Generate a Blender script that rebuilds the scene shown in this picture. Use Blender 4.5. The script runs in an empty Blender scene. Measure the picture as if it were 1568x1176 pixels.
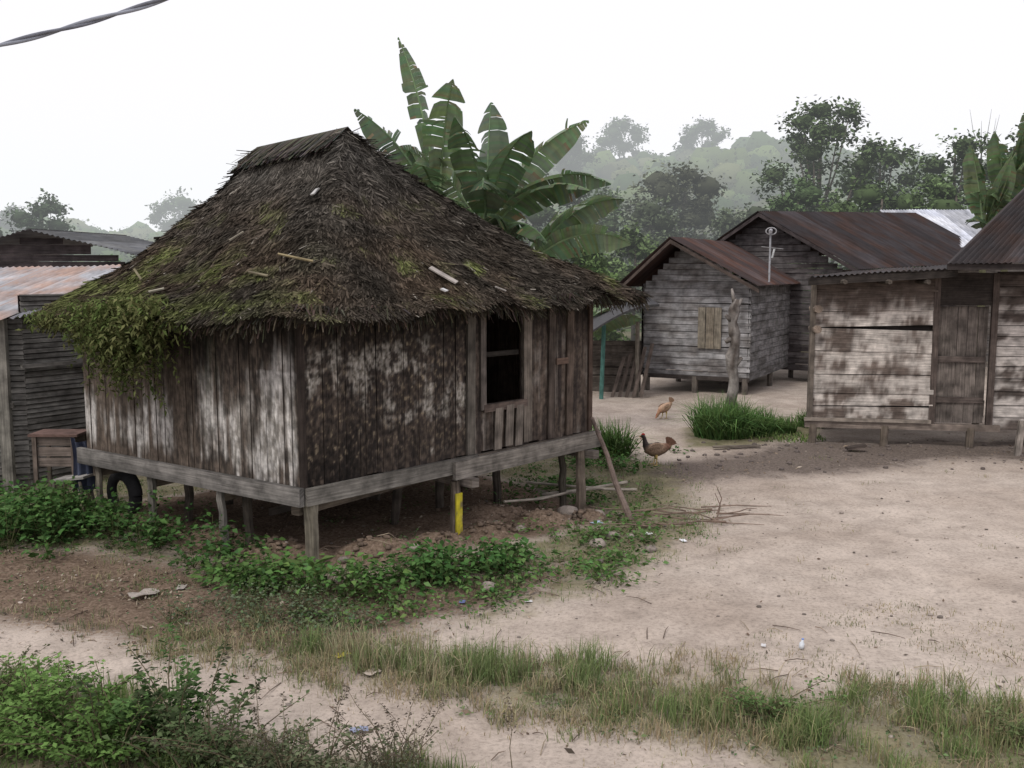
import bpy, math, random
import numpy as np
from mathutils import Vector, noise
random.seed(7); rng=np.random.default_rng(7)
scene=bpy.context.scene
COL=scene.collection

# ---------------------------------------------------------------- materials
def new_mat(name):
    m=bpy.data.materials.new(name); m.use_nodes=True
    nt=m.node_tree; nt.nodes.clear()
    out=nt.nodes.new('ShaderNodeOutputMaterial')
    return m,nt,out
def N(nt,t,**k):
    n=nt.nodes.new(t)
    for a,b in k.items():
        if a.startswith('i_'): n.inputs[a[2:].replace('_',' ')].default_value=b
        else: setattr(n,a,b)
    return n
def ramp(nt,stops):
    r=nt.nodes.new('ShaderNodeValToRGB'); cr=r.color_ramp
    while len(cr.elements)<len(stops): cr.elements.new(0.5)
    for e,(p,c) in zip(cr.elements,stops):
        e.position=p; e.color=(c,c,c,1) if not hasattr(c,'__len__') else (*c,1)
    return r
def mul(nt,a,b,fac=1.0):
    m=nt.nodes.new('ShaderNodeMix'); m.data_type='RGBA'; m.blend_type='MULTIPLY'
    m.inputs[0].default_value=fac
    nt.links.new(a,m.inputs[6]); nt.links.new(b,m.inputs[7]); return m.outputs[2]
def mixc(nt,f,a,b):
    m=nt.nodes.new('ShaderNodeMix'); m.data_type='RGBA'
    nt.links.new(f,m.inputs[0])
    for s,i in ((a,6),(b,7)):
        if hasattr(s,'is_linked'): nt.links.new(s,m.inputs[i])
        else: m.inputs[i].default_value=(*s,1)
    return m.outputs[2]

def wood_material(name,sx=1.2,sy=28,blotch=5,rough=0.9,lo=.5,hi=1.35):
    m,nt,out=new_mat(name); L=nt.links
    uv=N(nt,'ShaderNodeUVMap',uv_map='UVMap')
    mp=N(nt,'ShaderNodeMapping'); mp.inputs['Scale'].default_value=(sx,sy,1)
    L.new(uv.outputs[0],mp.inputs[0])
    n1=N(nt,'ShaderNodeTexNoise',i_Scale=1.6,i_Detail=5.0,i_Roughness=.65); L.new(mp.outputs[0],n1.inputs['Vector'])
    r1=ramp(nt,[(.3,lo),(.7,hi)]); L.new(n1.outputs[0],r1.inputs[0])
    n2=N(nt,'ShaderNodeTexNoise',i_Scale=float(blotch),i_Detail=4.0,i_Roughness=.6); L.new(uv.outputs[0],n2.inputs['Vector'])
    r2=ramp(nt,[(.32,.55),(.65,1.2)]); L.new(n2.outputs[0],r2.inputs[0])
    at=N(nt,'ShaderNodeAttribute',attribute_name='Col')
    c=mul(nt,at.outputs[0],r1.outputs[0]); c=mul(nt,c,r2.outputs[0])
    b=N(nt,'ShaderNodeBsdfPrincipled',i_Roughness=rough)
    b.inputs['Specular IOR Level'].default_value=.2
    L.new(c,b.inputs['Base Color'])
    bp=N(nt,'ShaderNodeBump',i_Strength=.5,i_Distance=.01); L.new(n1.outputs[0],bp.inputs['Height']); L.new(bp.outputs[0],b.inputs['Normal'])
    L.new(b.outputs[0],out.inputs[0]); return m
def leaf_material(name,trans=.3,rough=.6,spec=.15,var=.3):
    m,nt,out=new_mat(name); L=nt.links
    at=N(nt,'ShaderNodeAttribute',attribute_name='Col')
    c=at.outputs[0]
    if var>0:
        tc=N(nt,'ShaderNodeTexCoord')
        n=N(nt,'ShaderNodeTexNoise',i_Scale=7.0,i_Detail=1.0); L.new(tc.outputs['Object'],n.inputs['Vector'])
        r=ramp(nt,[(.3,1-var),(.7,1+var)]); L.new(n.outputs[0],r.inputs[0])
        c=mul(nt,c,r.outputs[0])
    if spec>0:
        b=N(nt,'ShaderNodeBsdfPrincipled',i_Roughness=rough); b.inputs['Specular IOR Level'].default_value=spec
        L.new(c,b.inputs['Base Color'])
    else:
        b=N(nt,'ShaderNodeBsdfDiffuse'); L.new(c,b.inputs[0])
    if trans>0:
        t=N(nt,'ShaderNodeBsdfTranslucent'); L.new(c,t.inputs[0])
        mx=N(nt,'ShaderNodeMixShader'); mx.inputs[0].default_value=trans
        L.new(b.outputs[0],mx.inputs[1]); L.new(t.outputs[0],mx.inputs[2]); L.new(mx.outputs[0],out.inputs[0])
    else: L.new(b.outputs[0],out.inputs[0])
    return m
def plain_material(name,scale=12,lo=.7,hi=1.25,rough=.85,bump=.3,metal=0,spec=.25):
    m,nt,out=new_mat(name); L=nt.links
    at=N(nt,'ShaderNodeAttribute',attribute_name='Col'); tc=N(nt,'ShaderNodeTexCoord')
    n=N(nt,'ShaderNodeTexNoise',i_Scale=float(scale),i_Detail=5.0,i_Roughness=.6); L.new(tc.outputs['Object'],n.inputs['Vector'])
    r=ramp(nt,[(.3,lo),(.7,hi)]); L.new(n.outputs[0],r.inputs[0])
    b=N(nt,'ShaderNodeBsdfPrincipled',i_Roughness=rough,i_Metallic=metal); b.inputs['Specular IOR Level'].default_value=spec
    L.new(mul(nt,at.outputs[0],r.outputs[0]),b.inputs['Base Color'])
    bp=N(nt,'ShaderNodeBump',i_Strength=bump,i_Distance=.02); L.new(n.outputs[0],bp.inputs['Height']); L.new(bp.outputs[0],b.inputs['Normal'])
    L.new(b.outputs[0],out.inputs[0]); return m
def roof_material(name,rust=(1.1,.78,.62)):
    m,nt,out=new_mat(name); L=nt.links
    uv=N(nt,'ShaderNodeUVMap',uv_map='UVMap')
    mp=N(nt,'ShaderNodeMapping'); mp.inputs['Scale'].default_value=(1.0,4.0,1); L.new(uv.outputs[0],mp.inputs[0])
    n1=N(nt,'ShaderNodeTexNoise',i_Scale=1.4,i_Detail=6.0,i_Roughness=.65); L.new(mp.outputs[0],n1.inputs['Vector'])
    r1=ramp(nt,[(.3,.6),(.7,1.4)]); L.new(n1.outputs[0],r1.inputs[0])
    n2=N(nt,'ShaderNodeTexNoise',i_Scale=1.1,i_Detail=5.0); L.new(uv.outputs[0],n2.inputs['Vector'])
    r2=ramp(nt,[(.42,(1,1,1)),(.6,rust)]); L.new(n2.outputs[0],r2.inputs[0])
    at=N(nt,'ShaderNodeAttribute',attribute_name='Col')
    c=mul(nt,mul(nt,at.outputs[0],r1.outputs[0]),r2.outputs[0])
    b=N(nt,'ShaderNodeBsdfPrincipled',i_Roughness=.7); b.inputs['Specular IOR Level'].default_value=.15
    L.new(c,b.inputs['Base Color']); L.new(b.outputs[0],out.inputs[0]); return m

M_WOOD=wood_material('weathered_wood')
M_WALL=wood_material('hut_wall_bark',sx=3,sy=34,blotch=11,lo=.5,hi=1.3)
M_LEAF=leaf_material('leaf',trans=.2,spec=0,var=0)
M_FAR=leaf_material('far_foliage',trans=0,spec=0,var=0)
M_BAN=leaf_material('banana_leaf',trans=.3,rough=.38,spec=.4,var=.15)
M_THATCH=leaf_material('thatch',trans=.0,spec=0,var=0)
M_PLAIN=plain_material('mixed_plain')
M_BARK=plain_material('bark',scale=9,lo=.5,hi=1.4,bump=.8)
M_TIN=roof_material('rusty_tin_roof')
M_TINC=roof_material('grey_tin_roof',(.86,.88,.93))
M_STONE=plain_material('stone',scale=20,bump=.6)
M_FEATHER=plain_material('feathers',scale=60,lo=.55,hi=1.4,bump=.4)

# ---------------------------------------------------------------- mesh builders
def finish_mesh(name,V,F,C,mat,UV=None,parent=None,smooth=False):
    me=bpy.data.meshes.new(name); me.from_pydata([tuple(v) for v in V],[],F)
    ca=me.color_attributes.new('Col','FLOAT_COLOR','POINT')
    buf=np.ones((len(V),4),dtype=np.float32); buf[:,:3]=np.clip(np.array(C,dtype=np.float32).reshape(-1,3),0,1)
    ca.data.foreach_set('color',buf.ravel())
    if UV is not None:
        ul=me.uv_layers.new(name='UVMap'); uva=np.array(UV,dtype=np.float32)
        idx=np.empty(len(me.loops),dtype=np.int32); me.loops.foreach_get('vertex_index',idx)
        ul.data.foreach_set('uv',uva[idx].ravel())
    me.materials.append(mat)
    if smooth: me.polygons.foreach_set('use_smooth',[True]*len(me.polygons))
    me.update()
    o=bpy.data.objects.new(name,me); COL.objects.link(o)
    if parent: o.parent=parent
    return o
def quads(name,V,C,mat,parent=None):
    n=len(V); me=bpy.data.meshes.new(name)
    me.vertices.add(n*4); me.vertices.foreach_set('co',np.ascontiguousarray(V,dtype=np.float32).ravel())
    me.loops.add(n*4); me.loops.foreach_set('vertex_index',np.arange(n*4,dtype=np.int32))
    me.polygons.add(n); me.polygons.foreach_set('loop_start',np.arange(0,n*4,4,dtype=np.int32))
    me.polygons.foreach_set('loop_total',np.full(n,4,dtype=np.int32))
    me.update(calc_edges=True)
    C=np.asarray(C,dtype=np.float32)
    if C.ndim==2: C=np.repeat(C[:,None,:],4,1)
    buf=np.ones((n*4,4),dtype=np.float32); buf[:,:3]=np.clip(C.reshape(-1,3),0.002,1)
    ca=me.color_attributes.new('Col','FLOAT_COLOR','POINT'); ca.data.foreach_set('color',buf.ravel())
    me.materials.append(mat)
    o=bpy.data.objects.new(name,me); COL.objects.link(o)
    if parent: o.parent=parent
    return o
def empty(name,loc=(0,0,0)):
    e=bpy.data.objects.new(name,None); COL.objects.link(e); e.empty_display_size=.2; return e

class MB:
    def __init__(s): s.V=[];s.F=[];s.C=[];s.U=[]
    def plank(s,o,L,W,T,col,nl=1,nw=1,fn=None,jit=0.0):
        o=Vector(o);L=Vector(L);W=Vector(W);T=Vector(T); b=len(s.V)
        lm=L.length; wm=W.length; ou=random.uniform(0,50); ov=random.uniform(0,50)
        k=random.uniform(1-jit,1+jit); col=[c*k for c in col]
        for i in range(nl+1):
            for j in range(nw+1):
                p=o+L*(i/nl)+W*(j/nw); s.V.append(p)
                s.C.append(tuple(c*k for c in fn(p)) if fn else col); s.U.append((ou+lm*i/nl,ov+wm*j/nw))
        for i in range(nl):
            for j in range(nw):
                a=b+i*(nw+1)+j; s.F.append((a,a+nw+1,a+nw+2,a+1))
        e=len(s.V)
        cs=[o,o+L,o+L+W,o+W]
        cc=[s.C[b],s.C[b+nl*(nw+1)],s.C[b+nl*(nw+1)+nw],s.C[b+nw]]
        uu=[(ou,ov),(ou+lm,ov),(ou+lm,ov+wm),(ou,ov+wm)]
        for p,c,u in zip(cs,cc,uu): s.V.append(p); s.C.append(tuple(x*.75 for x in c)); s.U.append(u)
        for p,c,u in zip(cs,cc,uu): s.V.append(p+T); s.C.append(tuple(x*.8 for x in c)); s.U.append((u[0]+.03,u[1]+.03))
        for i in range(4):
            j=(i+1)%4; s.F.append((e+i,e+j,e+4+j,e+4+i))
        s.F.append((e+4,e+5,e+6,e+7))
    def tube(s,pts,rad,col,n=8,fn=None,cap=True):
        pts=[Vector(p) for p in pts]; b=len(s.V); prev=None; ln=0; ou=random.uniform(0,30)
        for i,p in enumerate(pts):
            t=(pts[min(i+1,len(pts)-1)]-pts[max(i-1,0)]).normalized()
            if prev is None:
                a=Vector((1,0,0)) if abs(t.x)<.8 else Vector((0,1,0)); x=t.cross(a).normalized()
            else: x=(prev-t*prev.dot(t)).normalized()
            prev=x; y=t.cross(x)
            if i: ln+=(p-pts[i-1]).length
            r=rad[i] if hasattr(rad,'__len__') else rad
            rx,ry=(r if hasattr(r,'__len__') else (r,r))
            for k in range(n):
                a=2*math.pi*k/n; q=p+x*math.cos(a)*rx+y*math.sin(a)*ry
                s.V.append(q); s.C.append(fn(q) if fn else col); s.U.append((ou+ln,k/n*2*math.pi*max(rx,.01)))
        for i in range(len(pts)-1):
            for k in range(n):
                k2=(k+1)%n; s.F.append((b+i*n+k,b+i*n+k2,b+(i+1)*n+k2,b+(i+1)*n+k))
        if cap:
            s.F.append(tuple(b+k for k in range(n))[::-1]); s.F.append(tuple(b+(len(pts)-1)*n+k for k in range(n)))
    def face(s,pts,cols,uv=None):
        b=len(s.V)
        for i,p in enumerate(pts):
            s.V.append(Vector(p)); s.C.append(cols[i] if hasattr(cols[0],'__len__') else cols); s.U.append(uv[i] if uv else (p[0],p[2]))
        s.F.append(tuple(range(b,b+len(pts))))
    def blob(s,c,r,col,seed=0,n=7,m=9,amp=.25,top=None):
        b=len(s.V); c=Vector(c)
        for i in range(n+1):
            th=math.pi*i/n
            for k in range(m):
                ph=2*math.pi*k/m; d=Vector((math.sin(th)*math.cos(ph),math.sin(th)*math.sin(ph),math.cos(th)))
                f=1+amp*noise.noise(d*1.7+Vector((seed*3.1,seed,0)))
                s.V.append(c+Vector((d.x*r[0],d.y*r[1],d.z*r[2]))*f)
                s.C.append(col if top is None else tuple(col[q]*(.75+.35*max(-.3,d.z)) for q in range(3))); s.U.append((ph,th))  # top: shading put into the colour, upper side lighter than the underside
        for i in range(n):
            for k in range(m):
                k2=(k+1)%m; s.F.append((b+i*m+k,b+(i+1)*m+k,b+(i+1)*m+k2,b+i*m+k2))
    def build(s,name,mat,parent=None,smooth=False): return finish_mesh(name,s.V,s.F,s.C,mat,s.U,parent,smooth)

def fbm(x,y,z=0,o=4): return noise.fractal(Vector((x,y,z)),1.0,2.0,o)
def cl(x,a=0,b=1): return max(a,min(b,x))
def ss(a,b,x):
    t=cl((x-a)/(b-a)); return t*t*(3-2*t)
def mix3(a,b,t): return tuple(a[i]*(1-t)+b[i]*t for i in range(3))

# ---------------------------------------------------------------- ground masks
def sd_poly(P,X,Y):
    P=np.array(P); n=len(P); d=np.full(X.shape,1e9); ins=np.zeros(X.shape,bool)
    for i in range(n):
        a=P[i];b=P[(i+1)%n]; ex,ey=b-a; wx=X-a[0]; wy=Y-a[1]
        t=np.clip((wx*ex+wy*ey)/(ex*ex+ey*ey),0,1)
        d=np.minimum(d,np.hypot(wx-ex*t,wy-ey*t))
        c=((a[1]<=Y)&(b[1]>Y))|((b[1]<=Y)&(a[1]>Y))
        xs=a[0]+(Y-a[1])/(b[1]-a[1]+1e-12)*ex
        ins^=(c&(X<xs))
    return np.where(ins,d,-d)
G1=[(-9,13),(-9,10.3),(-6.2,10.1),(-3.8,9.4),(-2.6,8.3),(-1.5,7.7),(-.5,8.0),(.7,8.7),(1.45,9.7),(2.4,11.2),(2.7,13.3),(2.3,15.3),(1.2,17.5),(-6,17)]
G2=[(-3.0,7.75),(-1.9,8.0),(-.44,7.5),(1.05,7.1),(2.4,6.8),(4.6,6.5),(5.0,5.0),(1.7,5.2),(1.3,5.7),(.4,6.2),(-.64,6.7),(-1.6,7.1),(-2.7,7.35)]
G3=[(-6,7.1),(-3.7,6.9),(-2.7,6.8),(-2.0,6.2),(-1.3,5.85),(-.3,5.7),(-.2,4.5),(-6,4.3)]
B1=[(-10,11),(-4.2,10.2),(-2.3,9.3),(-.6,9.4),(.6,10),(.3,8.9),(-1.4,7.3),(-3,7.6),(-5,8.3),(-10,8.7)]
HUT=[(-5.5,11.6),(-2.1,9.3),(.3,10.9),(1.5,12.6),(-1.9,15.6)]
MUD=[(-1.6,9.9),(0.6,12.0),(2.6,13.6),(5.2,14.4),(6.9,15.2),(9.8,15.1),(9.8,17.5),(5,17.3),(3.6,16.0),(1.5,14.8),(-1,13)]
G4=[(3.0,16.6),(3.3,18.7),(5,19.6),(6.2,19.3),(5.6,17.7),(4.6,17.0),(3.8,16.4)]
FARG=[(-60,34),(80,30),(120,400),(-120,400)]
MOUNDS=((-1.35,9.85,.50,.25),(-2.5,10.05,.45,.18),(-.75,10.35,.34,.20),(.4,11.55,.34,.22),(-.25,11.0,.30,.15),(.95,12.15,.26,.16),(.7,12.0,.2,.08),(-3.3,10.7,.45,.14),(-.2,12.0,.6,.15))
def masks(X,Y):
    s=lambda p,w: np.clip(sd_poly(p,X,Y)/w+.5,0,1)
    g=np.maximum.reduce([s(G1,.9)*.75,s(G2,.9)*.78,s(G3,.5),s(G4,.5),s(FARG,4)])
    md=np.zeros_like(X)
    for mx_,my_,r,h in MOUNDS: md=np.maximum(md,np.exp(-(((X-mx_)/(r*1.25))**2+((Y-my_)/(r*.9))**2)**1.5))
    b=np.maximum(s(B1,.9)*.95,np.maximum(s(HUT,.5)*1.15,md*1.1)); m=s(MUD,1.3)
    h=np.maximum(s(HUT,.5),md); g=g*(1-h)
    g=np.where(s(B1,.5)>.5,g*.5,g)
    return g,b,m
def gh(x,y):
    x=np.asarray(x,float);y=np.asarray(y,float)
    z=-.20*np.exp(-(((x-.9)/1.5)**2+((y-12.7)/1.3)**2))
    z=z+.08*np.exp(-(((x+5.2)/1.5)**2+((y-11.6)/1.5)**2))
    for mx_,my_,r,h in MOUNDS: z=z+h*np.exp(-(((x-mx_)/r)**2+((y-my_)/(r*.6))**2)**1.4)
    z=z+.025*np.sin(x*1.3+y*.7)*np.sin(y*1.1-x*.4)+.012*np.sin(x*4.1+1)*np.sin(y*3.7)
    return z
def gz(x,y): return float(gh(x,y))

xs=np.concatenate([-np.geomspace(400,12,26)[:-1],np.arange(-12,15,.08),np.geomspace(15,400,26)])
ys=np.concatenate([np.linspace(-60,3,12)[:-1],np.arange(3,28,.08),np.geomspace(28,600,26)])
X,Y=np.meshgrid(xs,ys); Z=gh(X,Y)
far=np.clip((np.hypot(X,Y-15)-25)/20,0,1); Z=Z*(1-far)
small=np.array([[noise.fractal(Vector((x*2.3,y*2.3,0)),1,2,4) if (3<=y<28 and -12<=x<15) else 0 for x in xs] for y in ys])
g,b,m=masks(X,Y)
Z+=small*.012*(1+2.6*b+g)
ny,nx=X.shape
V=np.stack([X,Y,Z],-1).reshape(-1,3)
ii,jj=np.meshgrid(np.arange(ny-1),np.arange(nx-1),indexing='ij'); a=(ii*nx+jj).ravel()
F=np.stack([a,a+1,a+nx+1,a+nx],-1)
me=bpy.data.meshes.new('ground'); me.vertices.add(len(V)); me.vertices.foreach_set('co',V.astype(np.float32).ravel())
me.loops.add(F.size); me.loops.foreach_set('vertex_index',F.astype(np.int32).ravel())
me.polygons.add(len(F)); me.polygons.foreach_set('loop_start',np.arange(0,F.size,4,dtype=np.int32)); me.polygons.foreach_set('loop_total',np.full(len(F),4,dtype=np.int32))
me.polygons.foreach_set('use_smooth',np.ones(len(F),bool)); me.update(calc_edges=True)
ca=me.color_attributes.new('Col','FLOAT_COLOR','POINT')
ca.data.foreach_set('color',np.stack([g,b,m,np.ones_like(g)],-1).astype(np.float32).ravel())
gm,nt,out=new_mat('earth'); L=nt.links
at=N(nt,'ShaderNodeAttribute',attribute_name='Col'); sp=N(nt,'ShaderNodeSeparateColor'); L.new(at.outputs[0],sp.inputs[0])
tc=N(nt,'ShaderNodeTexCoord')
def nz(scale,detail=5,rough=.6):
    n=N(nt,'ShaderNodeTexNoise',i_Scale=float(scale),i_Detail=float(detail),i_Roughness=rough); L.new(tc.outputs['Object'],n.inputs['Vector']); return n.outputs[0]
nbig=nz(.45,3); nmed=nz(2.6,5,.65); nfin=nz(26,4,.7); nspk=nz(75,2,.6)
rb=ramp(nt,[(.35,(.375,.32,.272)),(.62,(.485,.427,.372))]); L.new(nbig,rb.inputs[0])
rm=ramp(nt,[(.3,(.78,.77,.76)),(.6,(1.06,1.05,1.04))]); L.new(nmed,rm.inputs[0])
rf=ramp(nt,[(.3,.68),(.5,1.0),(.75,1.15)]); L.new(nfin,rf.inputs[0])
rs=ramp(nt,[(.28,.45),(.36,1.0)]); L.new(nspk,rs.inputs[0])
sand=mul(nt,mul(nt,rb.outputs[0],rm.outputs[0]),rf.outputs[0]); sand=mul(nt,sand,rs.outputs[0],.8)
def brk(ch,nn,lo=.35,hi=.7,k=.9):
    ad=N(nt,'ShaderNodeMath',operation='MULTIPLY_ADD'); L.new(nn,ad.inputs[0]); ad.inputs[1].default_value=k
    ad2=N(nt,'ShaderNodeMath',operation='SUBTRACT'); L.new(ch,ad2.inputs[0]); ad2.inputs[1].default_value=k*.5
    L.new(ad2.outputs[0],ad.inputs[2])
    r=N(nt,'ShaderNodeMapRange'); r.interpolation_type='SMOOTHSTEP'; L.new(ad.outputs[0],r.inputs[0]); r.inputs[1].default_value=lo; r.inputs[2].default_value=hi
    return r.outputs[0]
rg=ramp(nt,[(.3,(.12,.12,.065)),(.7,(.26,.23,.155))]); L.new(nmed,rg.inputs[0])
rl=ramp(nt,[(.3,(.07,.052,.04)),(.5,(.165,.122,.09)),(.75,(.29,.225,.175))]); L.new(nfin,rl.inputs[0])
rd=ramp(nt,[(.3,(.08,.066,.057)),(.7,(.215,.18,.155))]); L.new(nfin,rd.inputs[0])
c=mixc(nt,brk(sp.outputs[2],nmed,.30,.90,1.1),sand,rd.outputs[0])
c=mixc(nt,brk(sp.outputs[0],nmed,.3,.85,1.3),c,mul(nt,rg.outputs[0],rf.outputs[0]))
c=mixc(nt,brk(sp.outputs[1],nfin,.35,.8,1.1),c,rl.outputs[0])
bs=N(nt,'ShaderNodeBsdfDiffuse'); L.new(c,bs.inputs[0])
bp=N(nt,'ShaderNodeBump',i_Strength=.6,i_Distance=.025); L.new(nfin,bp.inputs['Height']); L.new(bp.outputs[0],bs.inputs['Normal'])
L.new(bs.outputs[0],out.inputs[0]); me.materials.append(gm)
go=bpy.data.objects.new('ground',me); COL.objects.link(go)

# ---------------------------------------------------------------- vegetation helpers
def unit(a): return a/np.maximum(np.linalg.norm(a,axis=-1,keepdims=True),1e-9)
def leafquads(P,D,Ln,W,droop=.25):
    n=len(P); D=unit(D); R=rng.normal(size=(n,3)); R[:,2]*=.4
    S=unit(np.cross(D,np.array([0,0,1.])+R*.5)); Ln=np.broadcast_to(Ln,(n,))[:,None]; W=np.broadcast_to(W,(n,))[:,None]
    mid=P+D*Ln*.45; tip=P+D*Ln; tip[:,2]-=(Ln*droop)[:,0]
    return np.stack([P,mid+S*W*.5,tip,mid-S*W*.5],1)
def bladequads(P,H,W,lean=.35):
    n=len(P); a=rng.uniform(0,2*np.pi,n); ln=np.abs(rng.normal(0,lean,n))
    d=np.stack([np.cos(a),np.sin(a),np.zeros(n)],1); b=rng.uniform(0,2*np.pi,n)
    S=np.stack([np.cos(b),np.sin(b),np.zeros(n)],1)*W[:,None]*.5
    up=np.array([0,0,1.]); m=P+up*(H*.55)[:,None]+d*(H*ln*.35)[:,None]
    t=P+up*(H*(1-.35*np.minimum(ln,1.5)))[:,None]+d*(H*ln)[:,None]
    q1=np.stack([P-S,P+S,m+S*.75,m-S*.75],1); q2=np.stack([m-S*.75,m+S*.75,t+S*.1,t-S*.1],1)
    return np.concatenate([q1,q2])
def scatter(poly,n,soft=.3,clump=1.2,thr=-.1):
    P=np.array(poly); lo=P.min(0)-soft; hi=P.max(0)+soft; out=[]
    while len(out)<n:
        c=rng.uniform(lo,hi,(2000,2)); s=sd_poly(poly,c[:,0],c[:,1])
        k=(s>-soft*rng.random(len(c))**2)
        for p in c[k]:
            if noise.fractal(Vector((p[0]*clump,p[1]*clump,3)),1,2,3)+random.uniform(-.25,.25)>thr:
                out.append(p)
                if len(out)>=n: break
    return np.array(out)
def cvar(base,n,v=.25):
    base=np.array(base); return base[None]*rng.uniform(1-v,1+v,(n,1))*rng.uniform(1-v*.3,1+v*.3,(n,3))
def gz3(p): return np.column_stack([p,gh(p[:,0],p[:,1])-.01])
def notin(p,poly,mrg=0): return p[sd_poly(poly,p[:,0],p[:,1])<mrg]
def grass(name,poly,n,h,w,col,col2,clump,thr,lean=.4,excl=None,soft=.3,p2=.4):
    p=scatter(poly,n,soft,clump,thr)
    if excl: p=notin(p,excl)
    n=len(p); H=h*rng.uniform(.4,1.4,n); q=bladequads(gz3(p),H,w*rng.uniform(.6,1.3,n),lean)
    t=(rng.random(n)<p2)[:,None]; c=np.where(t,cvar(col2,n),cvar(col,n))
    return quads(name,q,np.concatenate([c,c*1.15]),M_LEAF)
GREEN=(.14,.20,.08); DRY=(.33,.285,.18); YEL=(.25,.25,.13)
grass('grass',G1,22000,.06,.008,GREEN,YEL,1.6,-.05,.5,HUT)
def tufts(poly,nt_,per,h,spread,col,col2,name,clump=1.2,thr=-.1,p2=.5,w=.007,lean=.45,soft=.15):
    c=scatter(poly,nt_,soft,clump,thr); k=rng.integers(int(per*.5),int(per*1.5),nt_); c2=np.repeat(c,k,0)
    hs=np.repeat(rng.uniform(.35,1.5,nt_),k); p=c2+rng.normal(0,spread,(len(c2),2)); n=len(p)
    q=bladequads(gz3(p),h*hs*rng.uniform(.5,1.3,n),w*rng.uniform(.6,1.3,n),lean)
    cb=np.repeat(rng.random(nt_),k)[:,None]; cc=np.where((cb*.6+rng.random((n,1))*.4)<p2,cvar(col2,n),cvar(col,n))
    return quads(name,q,np.concatenate([cc,cc*1.1]),M_LEAF)
tufts(G2,480,36,.11,.06,(.18,.21,.10),DRY,'dry_grass',1.0,-.05,.55,soft=.35,lean=.6)
tufts(G2,600,10,.05,.10,(.18,.21,.10),DRY,'short_dry_grass',.8,-.3,.65,soft=.5,lean=.7)
tufts([(.3,6.5),(2.4,6.6),(4.6,6.2),(4.8,5.3),(2.0,5.5),(1.2,6.1)],95,80,.18,.06,(.17,.23,.09),(.3,.28,.16),'grass_tuft',1.0,-.2,.4)
tufts([(-1.6,7.5),(.6,7.1),(1.0,6.8),(-.6,6.95)],55,80,.18,.06,(.18,.235,.10),(.34,.31,.2),'grass_tuft',1.0,-.5,.4)
tufts(B1,260,22,.06,.06,(.15,.17,.09),DRY,'dry_grass',1.3,-.1,.6)
tufts(G3,300,40,.16,.07,(.14,.20,.07),(.28,.25,.15),'grass_tuft',1.3,-.4,.3)
tufts([(2.2,11),(2.6,14),(6,17),(9,10),(5,7.5),(1.5,8.8)],80,16,.04,.06,(.2,.22,.12),DRY,'sparse_grass',1.2,0.1,.5)
tufts([(1.6,7.4),(3.8,8.8),(4.4,7.6),(3.4,6.9)],80,26,.035,.08,(.2,.21,.13),DRY,'sparse_grass',1.2,-.2,.5)
def spiky(name,c,r,n,h,col):
    a=rng.uniform(0,2*np.pi,n); rr=r*np.sqrt(rng.random(n))
    p=np.column_stack([c[0]+rr*np.cos(a)*1.3,c[1]+rr*np.sin(a)])
    q=bladequads(gz3(p),h*rng.uniform(.5,1.2,n),np.full(n,.022),.8); cc=cvar(col,n,.4); return quads(name,q,np.concatenate([cc*.8,cc*1.4]),M_LEAF)
spiky('spider_grass_clump',(3.80,17.5),.38,1300,.74,(.085,.15,.05))
spiky('spider_grass_clump',(4.35,17.8),.35,900,.52,(.085,.15,.05))
spiky('spider_grass_clump',(4.95,18.2),.3,500,.34,(.09,.15,.05))
spiky('spider_grass_clump',(5.9,18.9),.25,400,.34,(.09,.15,.05))
spiky('spider_grass_clump',(1.55,15.8),.28,600,.60,(.08,.14,.045))
spiky('spider_grass_clump',(4.9,17.5),.6,400,.10,(.14,.2,.07))

def weeds(name,centers,h,lsz,nleaf,col,spread=.13):
    n=len(centers); k=rng.integers(int(nleaf*.6),int(nleaf*1.4),n)
    hs=np.repeat(h*rng.uniform(.4,1.6,n),k); c=np.repeat(centers,k,0); N_=len(c)
    u=rng.random(N_)**.7; off=rng.normal(0,spread,(N_,2))*(.4+.8*u[:,None])
    P=np.column_stack([c+off,gh(c[:,0],c[:,1])+hs*u*(1-.35*np.minimum(1,np.hypot(off[:,0],off[:,1])/(spread*2)))])
    D=np.column_stack([off/spread+rng.normal(0,.5,(N_,2)),rng.uniform(-.2,.9,N_)])
    L_=lsz*rng.uniform(.5,1.5,N_)
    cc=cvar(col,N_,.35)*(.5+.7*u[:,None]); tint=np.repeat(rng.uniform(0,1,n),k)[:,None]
    cc=cc*(1-tint*np.array([.2,.05,.1])[None])
    q=leafquads(P,D,L_,L_*.58)
    s=rng.integers(0,N_,N_//6); base=np.column_stack([c[s],gh(c[s,0],c[s,1])]); tp=P[s]; wv=np.array([.003,0,0])
    st=np.stack([base-wv,base+wv,tp+wv*.6,tp-wv*.6],1)
    return quads(name,np.concatenate([q,st]),np.concatenate([cc,np.tile([[.10,.11,.05]],(len(s),1))]),M_LEAF)
WG=(.085,.155,.05)
def line_pts(pts,n,j):
    pts=np.array(pts); t=rng.random(n)*(len(pts)-1); i=np.minimum(t.astype(int),len(pts)-2); f=(t-i)[:,None]
    return pts[i]*(1-f)+pts[i+1]*f+rng.normal(0,j,(n,2))
weeds('weed_patch',line_pts([(-7.6,11.9),(-6.2,11.1),(-5.5,10.9),(-4.9,10.8)],74,.33),.46,.075,74,WG)
weeds('weed_patch',line_pts([(-5.3,10.8),(-4.2,10.5),(-3.6,10.2),(-2.9,9.8)],34,.18),.38,.07,55,(.075,.135,.045))
weeds('weed_patch',line_pts([(-2.9,9.4),(-2.3,9.1),(-1.8,8.8),(-1.2,8.9)],36,.14),.28,.07,48,(.10,.175,.055))
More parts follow.
